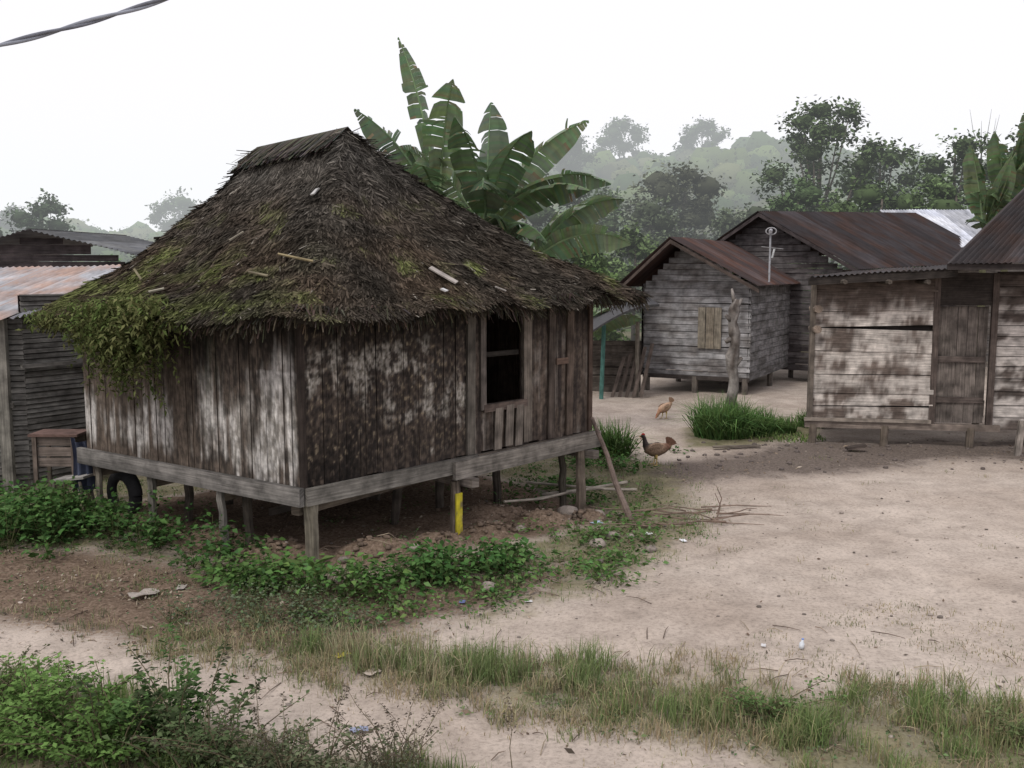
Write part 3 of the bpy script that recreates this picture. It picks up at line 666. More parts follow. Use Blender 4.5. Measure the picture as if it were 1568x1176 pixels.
mb=MB(); mb.plank(pk+Vector((0,-.02,-.04)),e1-pk,(0,0,-.1),Vector((.03,.03,0)),(.06,.05,.05)); mb.plank(pk+Vector((0,-.02,-.04)),e0-pk,(0,0,-.1),Vector((.03,.03,0)),(.06,.05,.05)); mb.build('bargeboards',M_WOOD,h2)
h3=empty('wooden_house'); mb=MB()
corrugated(mb,(12.6,30.3,3.70),(19,29.0,3.70),(19.4,33.2,5.05),(12.7,34.3,5.10),(.52,.54,.58),sheet=.9)
mb.build('tin_roof',M_TINC,h3); mb=MB(); hplank_wall(mb,(12.8,30.8),(19,29.5),.2,3.7,.2,(.2,.18,.16),DK,2); mb.build('walls',M_WOOD,h3)

h4=empty('wooden_house'); mb=MB(); Wp0=(5.22,17.0); Wp1=(7.22,16.66)
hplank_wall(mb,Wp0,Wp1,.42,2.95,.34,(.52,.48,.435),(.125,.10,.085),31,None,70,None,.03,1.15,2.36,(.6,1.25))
dR=(Vector((*Wp1,0))-Vector((*Wp0,0))).normalized(); nR4=Vector((dR.y,-dR.x,0))
hplank_wall(mb,(6.9,21.0),(Wp0[0]+.04,Wp0[1]+.03),.42,2.9,.25,(.2,.18,.16),(.1,.08,.07),35)
D0=Vector((*Wp1,0))-nR4*.12; 
for s_,w_ in ((.04,.15),(.19,.17),(.37,.15),(.53,.16),(.70,.15)):
    o=D0+dR*s_; o.z=.40; mb.plank(o,(0,0,2.0),dR*(w_),-nR4*.03,(.15,.12,.105),24,3,wf((.15,.13,.115),.6,2.5),.25)
for z_ in (.75,1.45): o=D0+dR*.03+nR4*.03; o.z=z_; mb.plank(o,dR*.8,(0,0,.1),-nR4*.025,(.11,.09,.08),4,1)
for s_ in (-.06,.87): o=D0+dR*s_+nR4*.13; o.z=.36; mb.plank(o,(0,0,2.6),dR*.10,-nR4*.08,(.10,.08,.07),8,1)
o=D0+dR*-.02+nR4*.1; o.z=2.42; mb.plank(o,dR*.98,(0,0,.55),-nR4*.05,(.045,.038,.034),6,2)
P0=D0+dR*.97+nR4*.02; P1=P0+dR*5
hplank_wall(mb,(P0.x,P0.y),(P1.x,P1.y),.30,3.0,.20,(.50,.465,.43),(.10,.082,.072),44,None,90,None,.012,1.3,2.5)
o=Vector((*Wp0,0))-dR*.08+nR4*.03; o.z=.28; mb.plank(o,dR*3.2,(0,0,.11),-nR4*.1,(.16,.135,.115),10,1,wf((.24,.2,.17)))
o=Vector((*Wp0,0))-dR*.1+nR4*.07; o.z=.40; mb.plank(o,dR*2.1,(0,0,.06),-nR4*.05,(.3,.26,.22),10,1)
for s_ in (.05,1.25,2.65,4.3,6): 
    for bb in (0,1.8,3.6):
        p=Vector((*Wp0,0))+dR*s_-nR4*bb+Vector((bb*.35,0,0)); mb.tube([(p.x,p.y,-.15),(p.x+.01,p.y,.34)],.07,(.15,.125,.1),7)
p=Vector((*Wp0,0))+dR*3.15+nR4*.75
mb.plank((p.x,p.y,gz(p.x,p.y)-.05),(.05,0,.62),(.1,0,0),(0,.06,0),(.28,.25,.22),6,1)
o=Vector((*Wp0,0))-dR*.05+nR4*.04; o.z=.4; mb.plank(o,(0,0,2.4),dR*.09,-nR4*.1,(.14,.12,.1),8,1)
for z_ in (2.35,2.0): mb.tube([(5.25,16.8,z_),(5.3,17.3,z_)],.07,(.25,.2,.16),7)
mb.build('walls_and_posts',M_WOOD,h4)
mb=MB()
cr=Vector((6.95,15.75,3.12)); rg=Vector((10.5,18.9,5.35)); re=Vector((18,17.6,5.35)); ce=Vector((17,14.0,3.12)); cb=Vector((10.9,21.6,3.12))
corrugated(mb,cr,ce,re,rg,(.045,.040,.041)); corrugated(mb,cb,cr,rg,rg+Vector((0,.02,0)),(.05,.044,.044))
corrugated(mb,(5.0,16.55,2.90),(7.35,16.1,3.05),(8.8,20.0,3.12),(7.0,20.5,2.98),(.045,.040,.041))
mb.build('tin_roof',M_TIN,h4)
mb=MB(); mb.plank((5.0,16.58,2.76),Vector((2.3,-.44,.14)),(0,0,.12),(0,.04,0),(.04,.034,.03),6,1); mb.plank(cr+Vector((0.03,.05,-.1)),ce-cr,(0,0,.09),(0,.04,0),(.045,.038,.036),6,1)
for s_ in (.3,1.0,1.6): mb.tube([(5.2+s_*1.02,16.3-s_*.1,2.82),(5.3+s_*1.02,17.4-s_*.1,2.82)],.04,(.1,.085,.07),6)
mb.build('fascia',M_WOOD,h4)

h5=empty('tin_roofed_shed'); mb=MB()
hplank_wall(mb,(-10,12.0),(-6.5,13.0),.12,2.45,.07,(.19,.185,.17),(.11,.105,.095),51,None,50,None,.002,.8)
hplank_wall(mb,(-6.5,13.0),(-5.2,15.0),.12,2.7,.07,(.18,.175,.16),(.10,.095,.086),53,None,50,None,.002,.8)
mb.plank((-6.75,12.75,.0),(0,0,2.4),(.12,.04,0),(0,.08,0),(.24,.23,.2),8,1); mb.plank((-6.5,12.9,1.72),(1.3,2.0,0),(0,0,.05),(.04,-.03,0),(.24,.23,.21),8,1)
mb.plank((-10,11.9,1.2),(3.4,.97,0),(0,0,.07),(0,-.03,0),(.2,.19,.17),8,1)
hplank_wall(mb,(-10.3,17.4),(-7.0,18.0),2.4,3.6,.15,(.10,.085,.085),(.06,.052,.052),57,None,10,lambda z:(0,3.3) if z<3.2 else (1.9*(z-3.2)/.42,3.3-1.3*(z-3.2)/.42),.003)
mb.build('walls',M_WOOD,h5)
mb=MB(); corrugated(mb,(-10.5,12.0,2.15),(-6.55,12.55,2.38),(-6.5,17.0,3.1),(-11,16.6,3.0),(.42,.43,.45),sheet=.7)
corrugated(mb,(-6.5,12.6,2.38),(-5.2,14.5,2.72),(-6.2,17.0,3.08),(-6.52,16.9,3.08),(.38,.39,.42))
mb.build('lower_tin_roof',M_TIN,h5)
mb=MB(); corrugated(mb,(-11,17.0,3.0),(-8.45,17.3,3.72),(-8.0,20.6,3.72),(-10.5,20.4,3.0),(.22,.225,.23)); corrugated(mb,(-8.45,17.3,3.72),(-6.7,17.6,3.28),(-6.2,20.8,3.28),(-8.0,20.6,3.72),(.16,.165,.165))
mb.build('upper_tin_roof',M_TINC,h5)

h6=empty('lean_to_shelter'); mb=MB()
mb.tube([(2.10,22.9,-.1),(2.15,22.9,1.75)],.05,(.08,.19,.165),8); mb.tube([(3.0,23.4,-.1),(3.0,23.4,1.8)],.05,(.2,.18,.15),8)
hplank_wall(mb,(1.2,24.4),(3.2,24.2),0,1.3,.2,(.12,.105,.09),(.07,.06,.05),61)
for k in range(5): mb.plank((2.35+.17*k,23.2,0),(.30,.3,.95+.08*k),(.09,0,0),(0,.02,0),(.13,.105,.09),4,1,None,.3)
mb.build('posts_and_boards',M_WOOD,h6); mb=MB()
pr=None
for i in range(14):
    t=i/13; x=1.6+1.75*t; z=1.50+.75*math.sin(t*1.6)
    if pr:
        mb.face([(pr[0],22.3,pr[1]),(x,22.3,z),(x,24.6,z+.15),(pr[0],24.6,pr[1]+.15)],(.06,.06,.063))
        mb.face([(pr[0],22.3,pr[1]-.05),(x,22.3,z-.05),(x,22.3,z),(pr[0],22.3,pr[1])],(.05,.05,.05))
    pr=(x,z)
mb.build('sheet_roof',M_PLAIN,h6)

# ---------------------------------------------------------------- banana plants
def banana(name,base,height,leaves,stemr=.13):
    par=empty(name); base=Vector(base); top=base+Vector((0,0,height)); mb=MB()
    mb.tube([base,base+Vector((.03,0,height*.5)),top],[stemr,stemr*.8,stemr*.5],(.14,.14,.08),10)
    Q=[];Cq=[]
    for (az,el,L_,W,droop,roll,col,tat) in leaves:
        az=math.radians(az); e=math.radians(el); h=Vector((math.cos(az),math.sin(az),0)); side0=Vector((-math.sin(az),math.cos(az),0))
        p=top-Vector((0,0,random.uniform(0,.4))); pts=[p.copy()]; n=46; stalk=8
        for i in range(n):
            ang=e-math.radians(droop)*((i/n)**1.5); d=h*math.cos(ang)+Vector((0,0,math.sin(ang))); p=p+d*(L_/n); pts.append(p.copy())
        ps=pts[::3]+[pts[-1]]
        mb.tube(ps,[.028*(1-.9*i/len(ps))+.003 for i in range(len(ps))],tuple(c*1.3 for c in col),5)
        for sg in (-1,1):
            dr=0
            for i in range(stalk,n):
                if random.random()<tat*.55: dr=random.uniform(-.05,.8)*(tat+.35); grp=random.uniform(.1,.5)
                else: grp=0
                t=(i-stalk)/(n-stalk); w=W*.5*math.sin(math.pi*min(1,(t*.93+.07)))**.55*(1 if t<.8 else 1-.35*(t-.8)/.2)
                t2=(i+1-stalk)/(n-stalk); w2=W*.5*math.sin(math.pi*min(1,(t2*.93+.07)))**.55*(1 if t2<.8 else 1-.35*(t2-.8)/.2) if t2<1 else w*.35
                if grp and random.random()<.3: w*=.8
                d=(pts[i+1]-pts[i]).normalized()
                nrm=side0.cross(d).normalized(); a_=roll; sv=side0*math.cos(a_)+nrm*math.sin(a_); nr2=sv.cross(d).normalized()
                dn=nr2 if nr2.z<0 else -nr2
                fold=.28+dr
                o=(sv*sg*math.cos(fold)+(dn)*math.sin(fold)).normalized()+d*.25
                a0=pts[i].lerp(pts[i+1],grp*.5); a1=pts[i+1]
                m0=a0+o*w*.55; m1=a1+o*w2*.55; o2=(o+Vector((0,0,-.2-.5*dr))).normalized()
                b0=m0+o2*w*.5; b1=m1+o2*w2*.5
                if grp: b0=b0.lerp(b1,grp)
                c=[x*random.uniform(.82,1.15) for x in col]
                Q.append([a0,a1,m1,m0]); Q.append([m0,m1,b1,b0]); Cq+= [c,[x*.9 for x in c] if random.random()>.05 else [.2,.16,.09]]
    quads('leaves',np.array([[tuple(v) for v in q] for q in Q]),np.array(Cq),M_BAN,par); mb.build('pseudostem',M_PLAIN,par)
BG=(.12,.18,.09); BL=(.19,.26,.14); BD=(.08,.125,.065); BR=(.18,.15,.09)
banana('banana_plant',(-1.25,17.2,0),4.1,[(172,82,3.0,.48,14,1.3,BG,.8),(190,68,2.4,.72,40,1.0,BD,.5),(260,60,2.0,.75,75,.1,BG,.4),(200,38,1.7,.65,80,.8,BL,.5),(285,78,2.4,.75,50,.2,BL,.4),(240,28,1.6,.6,80,.3,BD,.6)])
banana('banana_plant',(-.45,17.1,0),3.9,[(85,80,2.6,.75,25,.2,BD,.4),(8,66,2.7,.74,50,1.0,BL,.45),(330,52,2.3,.74,80,.5,BG,.4),(172,66,2.3,.74,50,-.9,BL,.4),(215,45,1.8,.7,85,.3,BG,.5),(270,55,2.1,.78,95,0,BD,.35),(350,44,2.4,.66,75,.9,BG,.55),(300,72,2.3,.78,70,.2,BG,.4),(250,76,2.3,.74,60,.2,BG,.4),(310,20,1.7,.65,70,.3,BD,.6)],.17)
banana('banana_plant',(.15,17.5,0),3.1,[(10,66,2.6,.72,70,1.0,BG,.5),(345,45,2.2,.72,80,.9,BL,.4),(0,20,1.9,.65,65,1.0,BG,.5),(300,25,1.7,.7,75,.2,BL,.4),(165,74,2.5,.72,50,.9,BG,.4),(275,45,1.8,.75,85,.1,BD,.5),(30,58,2.6,.70,80,.9,BL,.5),(355,4,1.7,.6,55,.9,(.22,.2,.13),.6),(330,-5,1.5,.6,50,.5,BR,.7),(250,60,2.0,.75,80,.1,BD,.5)])
for (x,y,hh) in ((13.15,27.6,4.5),(13.9,27.9,5.2),(14.6,27.6,5.4)):
    banana('banana_plant',(x,y,0),hh-.3,[(random.uniform(200,340),random.uniform(72,88),random.uniform(2.1,2.6),.75,random.uniform(10,35),random.uniform(0,.4),random.choice([BG,BL,BL]),.3) for _ in range(6)]+[(random.uniform(200,380),random.uniform(35,60),random.uniform(1.3,1.7),.65,75,random.uniform(.2,.9),random.choice([BG,BD]),.4) for _ in range(5)])
banana('banana_plant',(1.9,24.6,0),1.5,[(a_,random.uniform(30,75),1.5,.55,60,random.uniform(-.4,.8),BL,.3) for a_ in (0,50,120,180,230,290,330)])

# ---------------------------------------------------------------- trees
def tree(name,x,y,h,cr,col,trunk_h=.5,lobes=14,nl=5200,lsz=.22,flat=.75,zb=0,lean=0,gap=1.0,core=.55):
    par=empty(name); mb=MB(); tc_=(.13,.11,.09); top=Vector((x+lean,y,zb+h*.86)); b0=Vector((x,y,zb))
    tp=[b0.lerp(top,t)+Vector((math.sin(t*4+x)*.12*h/8,math.cos(t*3)*.1,0))*t for t in np.linspace(0,1,8)]
    mb.tube(tp,[h*.016*(1-.8*t)+.02 for t in np.linspace(0,1,8)],tc_,8)
    cen=[];
    for i in range(lobes):
        an=i*2.4+random.uniform(-.4,.4); u=(i+.5)/lobes; zz=trunk_h+(1-trunk_h)*.9*u; rr=cr*math.sqrt(max(.05,1-((u-.40)/.62)**2))*random.uniform(.35,.95)
        c=Vector((x+lean*u+math.cos(an)*rr,y+math.sin(an)*rr,zb+h*zz)); cen.append((c,cr*random.uniform(.28,.5)))
        t0=cl(zz-.2,.2,.85); s_=tp[int(t0*7)]; mid=s_.lerp(c,.55)+Vector((0,0,-.05*h)); mb.tube([s_,mid,c],[h*.007,h*.004,h*.002],tc_,5)
    per=nl//lobes; P=[];D=[];Cc=[]
    kb=MB()
    for c,r in cen:
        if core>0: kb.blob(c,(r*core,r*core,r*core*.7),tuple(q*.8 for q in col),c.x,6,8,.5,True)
        sub=8; sc=rng.normal(0,1,(sub,3)); sc=unit(sc)*r*rng.uniform(.3,1.05,(sub,1)); sc[:,2]*=flat
        k=rng.integers(0,sub,per); p=np.array(c)[None]+sc[k]+rng.normal(0,r*.25*gap,(per,3))*[1,1,.7]
        sh=(1+.45*(p[:,2]-c.z)/r).clip(.5,1.6)*np.repeat(random.uniform(.8,1.2),per); tint=rng.uniform(.85,1.15,sub)[k]  # sh: shading in the leaf colour, lighter towards the top of each clump
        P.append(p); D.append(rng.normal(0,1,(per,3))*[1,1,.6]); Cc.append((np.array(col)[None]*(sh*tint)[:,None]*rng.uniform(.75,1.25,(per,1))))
    P=np.concatenate(P);D=np.concatenate(D);Cc=np.concatenate(Cc)
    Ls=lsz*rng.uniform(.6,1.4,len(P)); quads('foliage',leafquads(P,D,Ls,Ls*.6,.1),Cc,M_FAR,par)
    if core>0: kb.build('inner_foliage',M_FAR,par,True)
    mb.build('trunk_and_limbs',M_BARK,par,True)
TG=(.085,.125,.055)
tree('broadleaf_tree',14.3,46,11.2,2.5,TG,.40,20,7800,.22,core=.42)
tree('broadleaf_tree',17.2,47,9.4,2.5,TG,.2,17,6400,.22,core=.42)
tree('broadleaf_tree',19.6,44,9.4,2.4,TG,.2,17,6400,.22,core=.42)
tree('broadleaf_tree',22.2,43,9.4,2.4,(.075,.11,.05),.2,16,5800,.22)
tree('broadleaf_tree',12.4,43,7.0,2.1,(.08,.125,.055),.15,14,5400,.22)
tree('broadleaf_tree',15.2,41,6.9,2.4,(.09,.135,.055),.1,15,6000,.22)
tree('broadleaf_tree',17.8,40,7.0,2.4,(.08,.12,.05),.1,15,6000,.22)
tree('broadleaf_tree',20.4,38,7.0,2.4,(.075,.115,.05),.1,15,6000,.22)
tree('broadleaf_tree',22.6,37,6.6,2.2,(.075,.115,.05),.1,14,5200,.22)
tree('broadleaf_tree',9.3,54,9.0,3.2,(.10,.11,.07),.12,24,7500,.24,gap=1.2)
tree('broadleaf_tree',7.0,50,6.8,2.5,(.09,.115,.065),.1,16,5400,.24)
tree('broadleaf_tree',11.6,50,6.6,2.4,(.09,.115,.065),.1,14,4800,.24)
tree('broadleaf_tree',3.4,52,8.2,2.6,(.085,.125,.06),.12,16,5400,.24)
tree('broadleaf_tree',5.2,42,4.8,2.0,(.10,.145,.06),.1,13,5000,.22)
tree('broadleaf_tree',3.0,38,4.0,1.6,(.10,.155,.055),.08,13,5000,.2)
tree('broadleaf_tree',.8,52,8.0,2.6,(.085,.125,.06),.15,14,4600,.25)
tree('broadleaf_tree',8.1,36,3.8,1.5,(.12,.145,.07),.08,11,4000,.2)
tree('broadleaf_tree',10.2,38,4.2,1.6,(.095,.135,.055),.08,11,4000,.2)
tree('broadleaf_tree',-27.5,58,7.4,2.2,(.075,.115,.06),.35,12,3600,.26)
tree('broadleaf_tree',-31,57,6.8,2.4,(.075,.115,.06),.3,12,3600,.26)
tree('broadleaf_tree',-14,42,3.6,1.9,(.09,.14,.06),.1,10,3800,.22)
tree('broadleaf_tree',-17.5,44,3.7,2.0,(.08,.13,.06),.1,10,3800,.22)
tree('broadleaf_tree',-11,40,3.8,1.9,(.09,.14,.06),.1,10,3800,.22)
mb=MB()
for i in range(6):
    an=random.uniform(-1,1); p0=Vector((20.9,44.5,8.2)); p1=p0+Vector((an*.9,random.uniform(-.5,.5),random.uniform(1.0,2.0))); mb.tube([p0+Vector((0,0,-8.2)) if i==0 else p0-Vector((0,0,.5)),p0,p0.lerp(p1,.5)+Vector((.25*an,0,0)),p1],[.05,.03,.015,.005],(.25,.26,.24),5)
mb.build('bare_tree',M_BARK)

def hillz(x,y):
    r=x/np.maximum(y,1)
    pr=np.interp(r,[-1.2,-.5,-.36,-.2,-.02,.1,.24,.33,.45,.6,1.2],[6,6,5.5,6.5,12,14.5,15.5,14.5,13,12,10])
    t=np.clip((y-50)/95,0,1); return pr*1.12*(t*t*(3-2*t))-.3
hx=np.linspace(-190,200,110); hy=np.linspace(40,240,70); X,Y=np.meshgrid(hx,hy); Zh=hillz(X,Y)+1.0*np.sin(X*.13)*np.sin(Y*.09)*np.clip((Y-50)/40,0,1)
V=np.stack([X,Y,Zh],-1).reshape(-1,3); F=[(i*110+j,i*110+j+1,(i+1)*110+j+1,(i+1)*110+j) for i in range(69) for j in range(109)]
finish_mesh('hill',V,F,np.tile([[.09,.14,.06]],(len(V),1)),M_PLAIN,None,None,True)
Pf=[];Df=[];Cf=[];Sf=[]; kb=MB()
for i in range(2100):
    y=48+(random.random()**1.0)*102; r=random.uniform(-.68,.66); x=r*y
    z=float(hillz(np.array(x),np.array(y)))+1.0*math.sin(x*.13)*math.sin(y*.09)*cl((y-50)/40)
    R_=random.uniform(.9,2.0)*(.6+y/190); hh=random.uniform(.2,1.0)*R_
    if r<-.2: hh*=.5
    n_=int(80*random.uniform(.7,1.2)) if y>80 else 130
    d=unit(rng.normal(0,1,(n_,3))); d[:,2]=np.abs(d[:,2])*1.1-.2
    lump=1+.22*np.sin(d[:,0]*5+i)*np.sin(d[:,1]*5+i*2)
    p=np.array([x,y,z+hh])+d*R_*lump[:,None]*rng.uniform(.85,1.06,(n_,1))
    base=np.array(random.choice([(.095,.15,.055),(.08,.125,.05),(.13,.18,.065),(.14,.16,.08),(.065,.105,.045)]))*random.uniform(.7,1.3)
    kb.blob((x,y,z+hh),(R_*.93,R_*.93,R_*.93),tuple(base),i*.37,6,9,.4,True)
    c=base[None]*(.75+.45*d[:,2:3].clip(-.2,1))*rng.uniform(.75,1.25,(n_,1))  # crown shading put into the colour, lighter on top
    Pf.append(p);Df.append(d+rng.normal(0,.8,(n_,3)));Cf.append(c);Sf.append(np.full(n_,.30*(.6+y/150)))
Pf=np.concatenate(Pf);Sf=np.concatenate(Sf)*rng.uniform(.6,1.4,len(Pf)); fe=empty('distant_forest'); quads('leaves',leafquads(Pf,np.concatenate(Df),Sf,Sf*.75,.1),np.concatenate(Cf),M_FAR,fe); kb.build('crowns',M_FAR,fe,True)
for (r,y,h,c_) in ((.108,138,8.0,3.6),(.19,136,7.0,3.2),(.055,120,6.5,3.0),(-.335,130,7,4.0),(.27,138,4,3.0),(-.50,120,5,3.4)):
    x=r*y; zb=float(hillz(np.array(x),np.array(y))); tree('ridge_tree',x,y,h,c_,(.08,.12,.055),.4,12,2600,.45,zb=zb)
# humid haze lying over the valley and the hill: absorption plus an even glow added in place of scattered skylight
mm,nt,out=new_mat('haze_glow_volume'); va=N(nt,'ShaderNodeVolumeAbsorption'); va.inputs['Color'].default_value=(0,0,0,1); va.inputs['Density'].default_value=.0044
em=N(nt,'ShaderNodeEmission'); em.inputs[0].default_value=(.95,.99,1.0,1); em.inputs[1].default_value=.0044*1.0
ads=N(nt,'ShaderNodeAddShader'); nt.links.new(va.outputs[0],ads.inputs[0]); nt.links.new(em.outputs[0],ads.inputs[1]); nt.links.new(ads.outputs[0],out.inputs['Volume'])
mb=MB(); mb.plank((-220,34,-2),(440,0,0),(0,0,30),(0,230,0),(1,1,1)); mo=mb.build('haze_glow',mm)

# ---------------------------------------------------------------- dead trunk by middle house
mb=MB(); px,py=4.08,18.0
def tcol(q): return mix3((.27,.25,.23),(.09,.075,.065),ss(-.3,.4,fbm(q.x*9,q.y*9,q.z*5)))
pts=[(px+.03*math.sin(i*1.7),py,gz(px,py)-.05+i*.21) for i in range(13)]; mb.tube(pts,[.12,.10,.095,.095,.10,.09,.10,.13,.085,.11,.08,.11,.05],(0,0,0),10,tcol)
mb.tube([(px,py,1.25),(px+.15,py-.05,1.42)],[.07,.03],(0,0,0),7,tcol); mb.tube([(px,py,2.05),(px-.17,py-.05,2.2)],[.07,.03],(0,0,0),7,tcol); mb.tube([(px,py,2.25),(px+.13,py,2.5)],[.06,.025],(0,0,0),7,tcol); mb.tube([(px,py,1.8),(px-.15,py,1.7)],[.07,.04],(0,0,0),7,tcol); mb.tube([(px,py,2.4),(px-.06,py,2.68)],[.05,.02],(0,0,0),7,tcol)
mb.build('dead_tree_trunk',M_BARK,None,True)
mb=MB(); mb.tube([(5.9,22.6,2.75),(5.9,22.6,3.85)],.022,(.33,.34,.36),8); mb.tube([(5.9,22.6,3.85),(5.88,22.5,3.92),(5.84,22.4,3.88)],.04,(.33,.33,.35),8)
a_=[(5.9+.12*math.cos(t),22.55,3.90+.08*math.sin(t)) for t in np.linspace(0,6.28,14)]; mb.tube(a_,.014,(.35,.35,.36),6); mb.tube([(5.7,22.6,3.55),(6.2,22.6,3.5)],.010,(.25,.25,.25),6); mb.tube([(6.0,22.6,3.5),(5.95,22.6,3.3)],.022,(.5,.52,.52),6)
mb.build('service_mast',M_PLAIN)
c0=Vector((-2.56,5.0,4.13)); c1=Vector((-1.92,5.5,4.475)); d=(c1-c0)
mb=MB()
for ph in (0,math.pi):
    pts=[]
    for i in range(160):
        t=-3.5+8*i/159; p=c0+d*t; p.z+=.05*(t-.5)**2*.55-.035; a=t*9+ph; pts.append(p+Vector((0,math.cos(a),math.sin(a)))*.008)
    mb.tube(pts,.009,(.16,.17,.2) if ph==0 else (.25,.27,.31),6)
mb.build('overhead_cable',M_PLAIN,None,True)

# ---------------------------------------------------------------- hens
def hen(name,x,y,yaw,body,neck,tail,sc=1.0,headdown=False):
    par=empty(name); mb=MB()
    if not headdown: sp=[(-.19,.235,.012,.02),(-.15,.235,.03,.045),(-.10,.215,.06,.065),(-.03,.195,.078,.080),(.04,.190,.078,.082),(.09,.205,.062,.066),(.118,.245,.042,.042),(.130,.290,.030,.030),(.137,.330,.024,.024),(.150,.358,.026,.026),(.172,.360,.020,.020),(.190,.354,.009,.009),(.207,.347,.003,.003)]
    else: sp=[(-.19,.27,.012,.02),(-.15,.26,.03,.045),(-.10,.235,.06,.065),(-.03,.205,.078,.080),(.04,.185,.078,.080),(.09,.17,.062,.062),(.125,.145,.042,.042),(.150,.11,.030,.030),(.168,.08,.024,.024),(.182,.062,.025,.025),(.198,.048,.019,.019),(.208,.034,.009,.009),(.214,.02,.003,.003)]
    cs=[tail,tail,body,body,body,body,neck,neck,neck,neck,neck,(.45,.3,.1),(.4,.28,.1)]
    ca_,sa_=math.cos(yaw),math.sin(yaw); z0=gz(x,y)+.005
    def W(px,pz,py=0): return Vector((x+(px*ca_-py*sa_)*sc,y+(px*sa_+py*ca_)*sc,z0+pz*sc))
    b=len(mb.V); n=14; side=Vector((-sa_,ca_,0))
    for i,(px,pz,rx,rz) in enumerate(sp):
        p=W(px,pz); q=W(*sp[min(i+1,len(sp)-1)][:2]); r=W(*sp[max(i-1,0)][:2]); t=(q-r).normalized(); up=t.cross(side).normalized(); up=up if up.z>0 or headdown else -up
        for k in range(n):
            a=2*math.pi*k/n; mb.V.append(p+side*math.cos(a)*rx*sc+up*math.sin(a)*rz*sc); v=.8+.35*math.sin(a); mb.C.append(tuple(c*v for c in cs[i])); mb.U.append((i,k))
    for i in range(len(sp)-1):
        for k in range(n): k2=(k+1)%n; mb.F.append((b+i*n+k,b+i*n+k2,b+(i+1)*n+k2,b+(i+1)*n+k))
    for sg in (-1,1):
        bb=len(mb.V)
        for i in range(7):
            t=i/6; px=.07-.20*t; hw=.055*math.sin(math.pi*(t*.85+.12))
            for k,u in enumerate((-1,-.5,0,.5,1)):
                mb.V.append(W(px,.215+u*hw+.015*t,sg*(.072+.014*(1-u*u)-.045*t*t))); mb.C.append(tuple(c*(.75 if k%2 else .55) for c in body)); mb.U.append((t,u))
        for i in range(6):
            for k in range(4): a=bb+i*5+k; mb.F.append((a,a+5,a+6,a+1))
    zt=sp[0][1]
    for i in range(9):
        an=math.radians(20+8*i); L_=.13; yy=random.uniform(-.02,.02); p0=W(-.14,zt-.01,yy*.5); p1=W(-.14-math.cos(an)*L_,zt+math.sin(an)*L_,yy); p2=W(-.14-math.cos(an+.28)*L_*.9,zt+math.sin(an+.28)*L_*.9,yy)
        mb.face([p0,p1,p2],[tail,tuple(c*.7 for c in tail),tuple(c*.9 for c in tail)])
    mb.build('body',M_FEATHER,par,True)
    mb=MB(); RED=(.5,.04,.03); hx_,hz_=sp[9][0],sp[9][1]
    prof=[(-.02,.018),(-.018,.04),(-.008,.03),(.0,.048),(.008,.032),(.016,.044),(.024,.022),(.03,.01)]
    for sg in (-1,1): mb.face([W(hx_+a,hz_+c,sg*.003) for a,c in prof],[RED]*8)
    mb.blob(W(hx_+.03,hz_-.03),(.007,.007,.016),RED,1)
    for sg in (-1,1): mb.blob(W(hx_+.012,hz_+.004,sg*.0235),(.005,.005,.005),(.02,.01,.01),2)
    LG=(.45,.33,.12)
    for sg,off in ((-1,.025),(1,-.02)):
        k0=W(off*.6,.14,sg*.04);k1=W(off*.4-.01,.075,sg*.04);k2=W(off,.008,sg*.04)
        mb.tube([k0,k1,k2],[.022*sc,.008*sc,.006*sc],LG,7)
        for fa in (-.5,0,.5,math.pi): mb.tube([k2,W(off+.045*math.cos(fa),.004,sg*.04+.045*math.sin(fa))],[.005,.002],LG,5)
    mb.build('comb_eyes_legs',M_PLAIN,par)
hen('hen',2.22,14.95,math.radians(172),(.32,.22,.15),(.05,.04,.036),(.22,.12,.08),sc=1.25)
hen('hen',3.14,20.0,math.radians(215),(.50,.34,.23),(.40,.23,.14),(.45,.3,.2),sc=1.1,headdown=True)

# ---------------------------------------------------------------- clutter
mb=MB(); cx,cy=-4.75,11.75; ax=[]
for i in range(29):
    t=2*math.pi*i/28; ax.append((cx+.24*math.cos(t)*.83,cy-.24*math.cos(t)*.56,.30+.24*math.sin(t)))
mb.tube(ax,[(.06,.085)]*29,(.03,.03,.032),10,None,False); mb.build('old_tyre',M_PLAIN,None,True)
mb=MB(); a=Vector((1.1,12.7,.95)); b_=Vector((1.50,12.05,-.12)); mb.tube([a+(b_-a)*-.12,a.lerp(b_,.3)+Vector((.01,0,.01)),a.lerp(b_,.6)-Vector((.015,0,0)),b_],[.025,.032,.036,.045],(.17,.13,.11),8); mb.build('leaning_pole',M_BARK)
mb=MB()
for (p,q,r) in (((.3,12.6,.02),(1.6,13.4,.08),.022),((.4,12.9,.02),(1.7,13.1,.04),.02),((.2,13.3,.1),(1.4,13.0,.06),.018),((-.1,11.9,.16),(.8,12.9,.06),.016)):
    mb.tube([p,tuple((p[i]+q[i])/2+random.gauss(0,.03) for i in range(3)),q],r,(.38,.345,.29),7)
mb.build('cut_poles',M_WOOD)
mb=MB()
for i in range(26):
    x=random.uniform(1.6,2.6); y=random.uniform(11.2,12.4); an=random.uniform(-.5,.5)+(math.pi if random.random()<.5 else 0); L_=random.uniform(.4,1.0); p=Vector((x,y,gz(x,y)+random.uniform(.01,.06))); pts=[p]
    for j in range(4): an+=random.gauss(0,.25); p=p+Vector((math.cos(an),math.sin(an)*.6,random.gauss(.03,.06)))*(L_/4); p.z=max(p.z,gz(p.x,p.y)+.008); pts.append(p)
    mb.tube(pts,[.011,.009,.008,.006,.003],(.19,.14,.11),5)
for (x,y) in ((2.55,11.9),(2.45,11.5)): mb.tube([(x,y,0),(x+.05,y,.2),(x-.02,y,.36)],[.01,.008,.004],(.2,.15,.12),5)
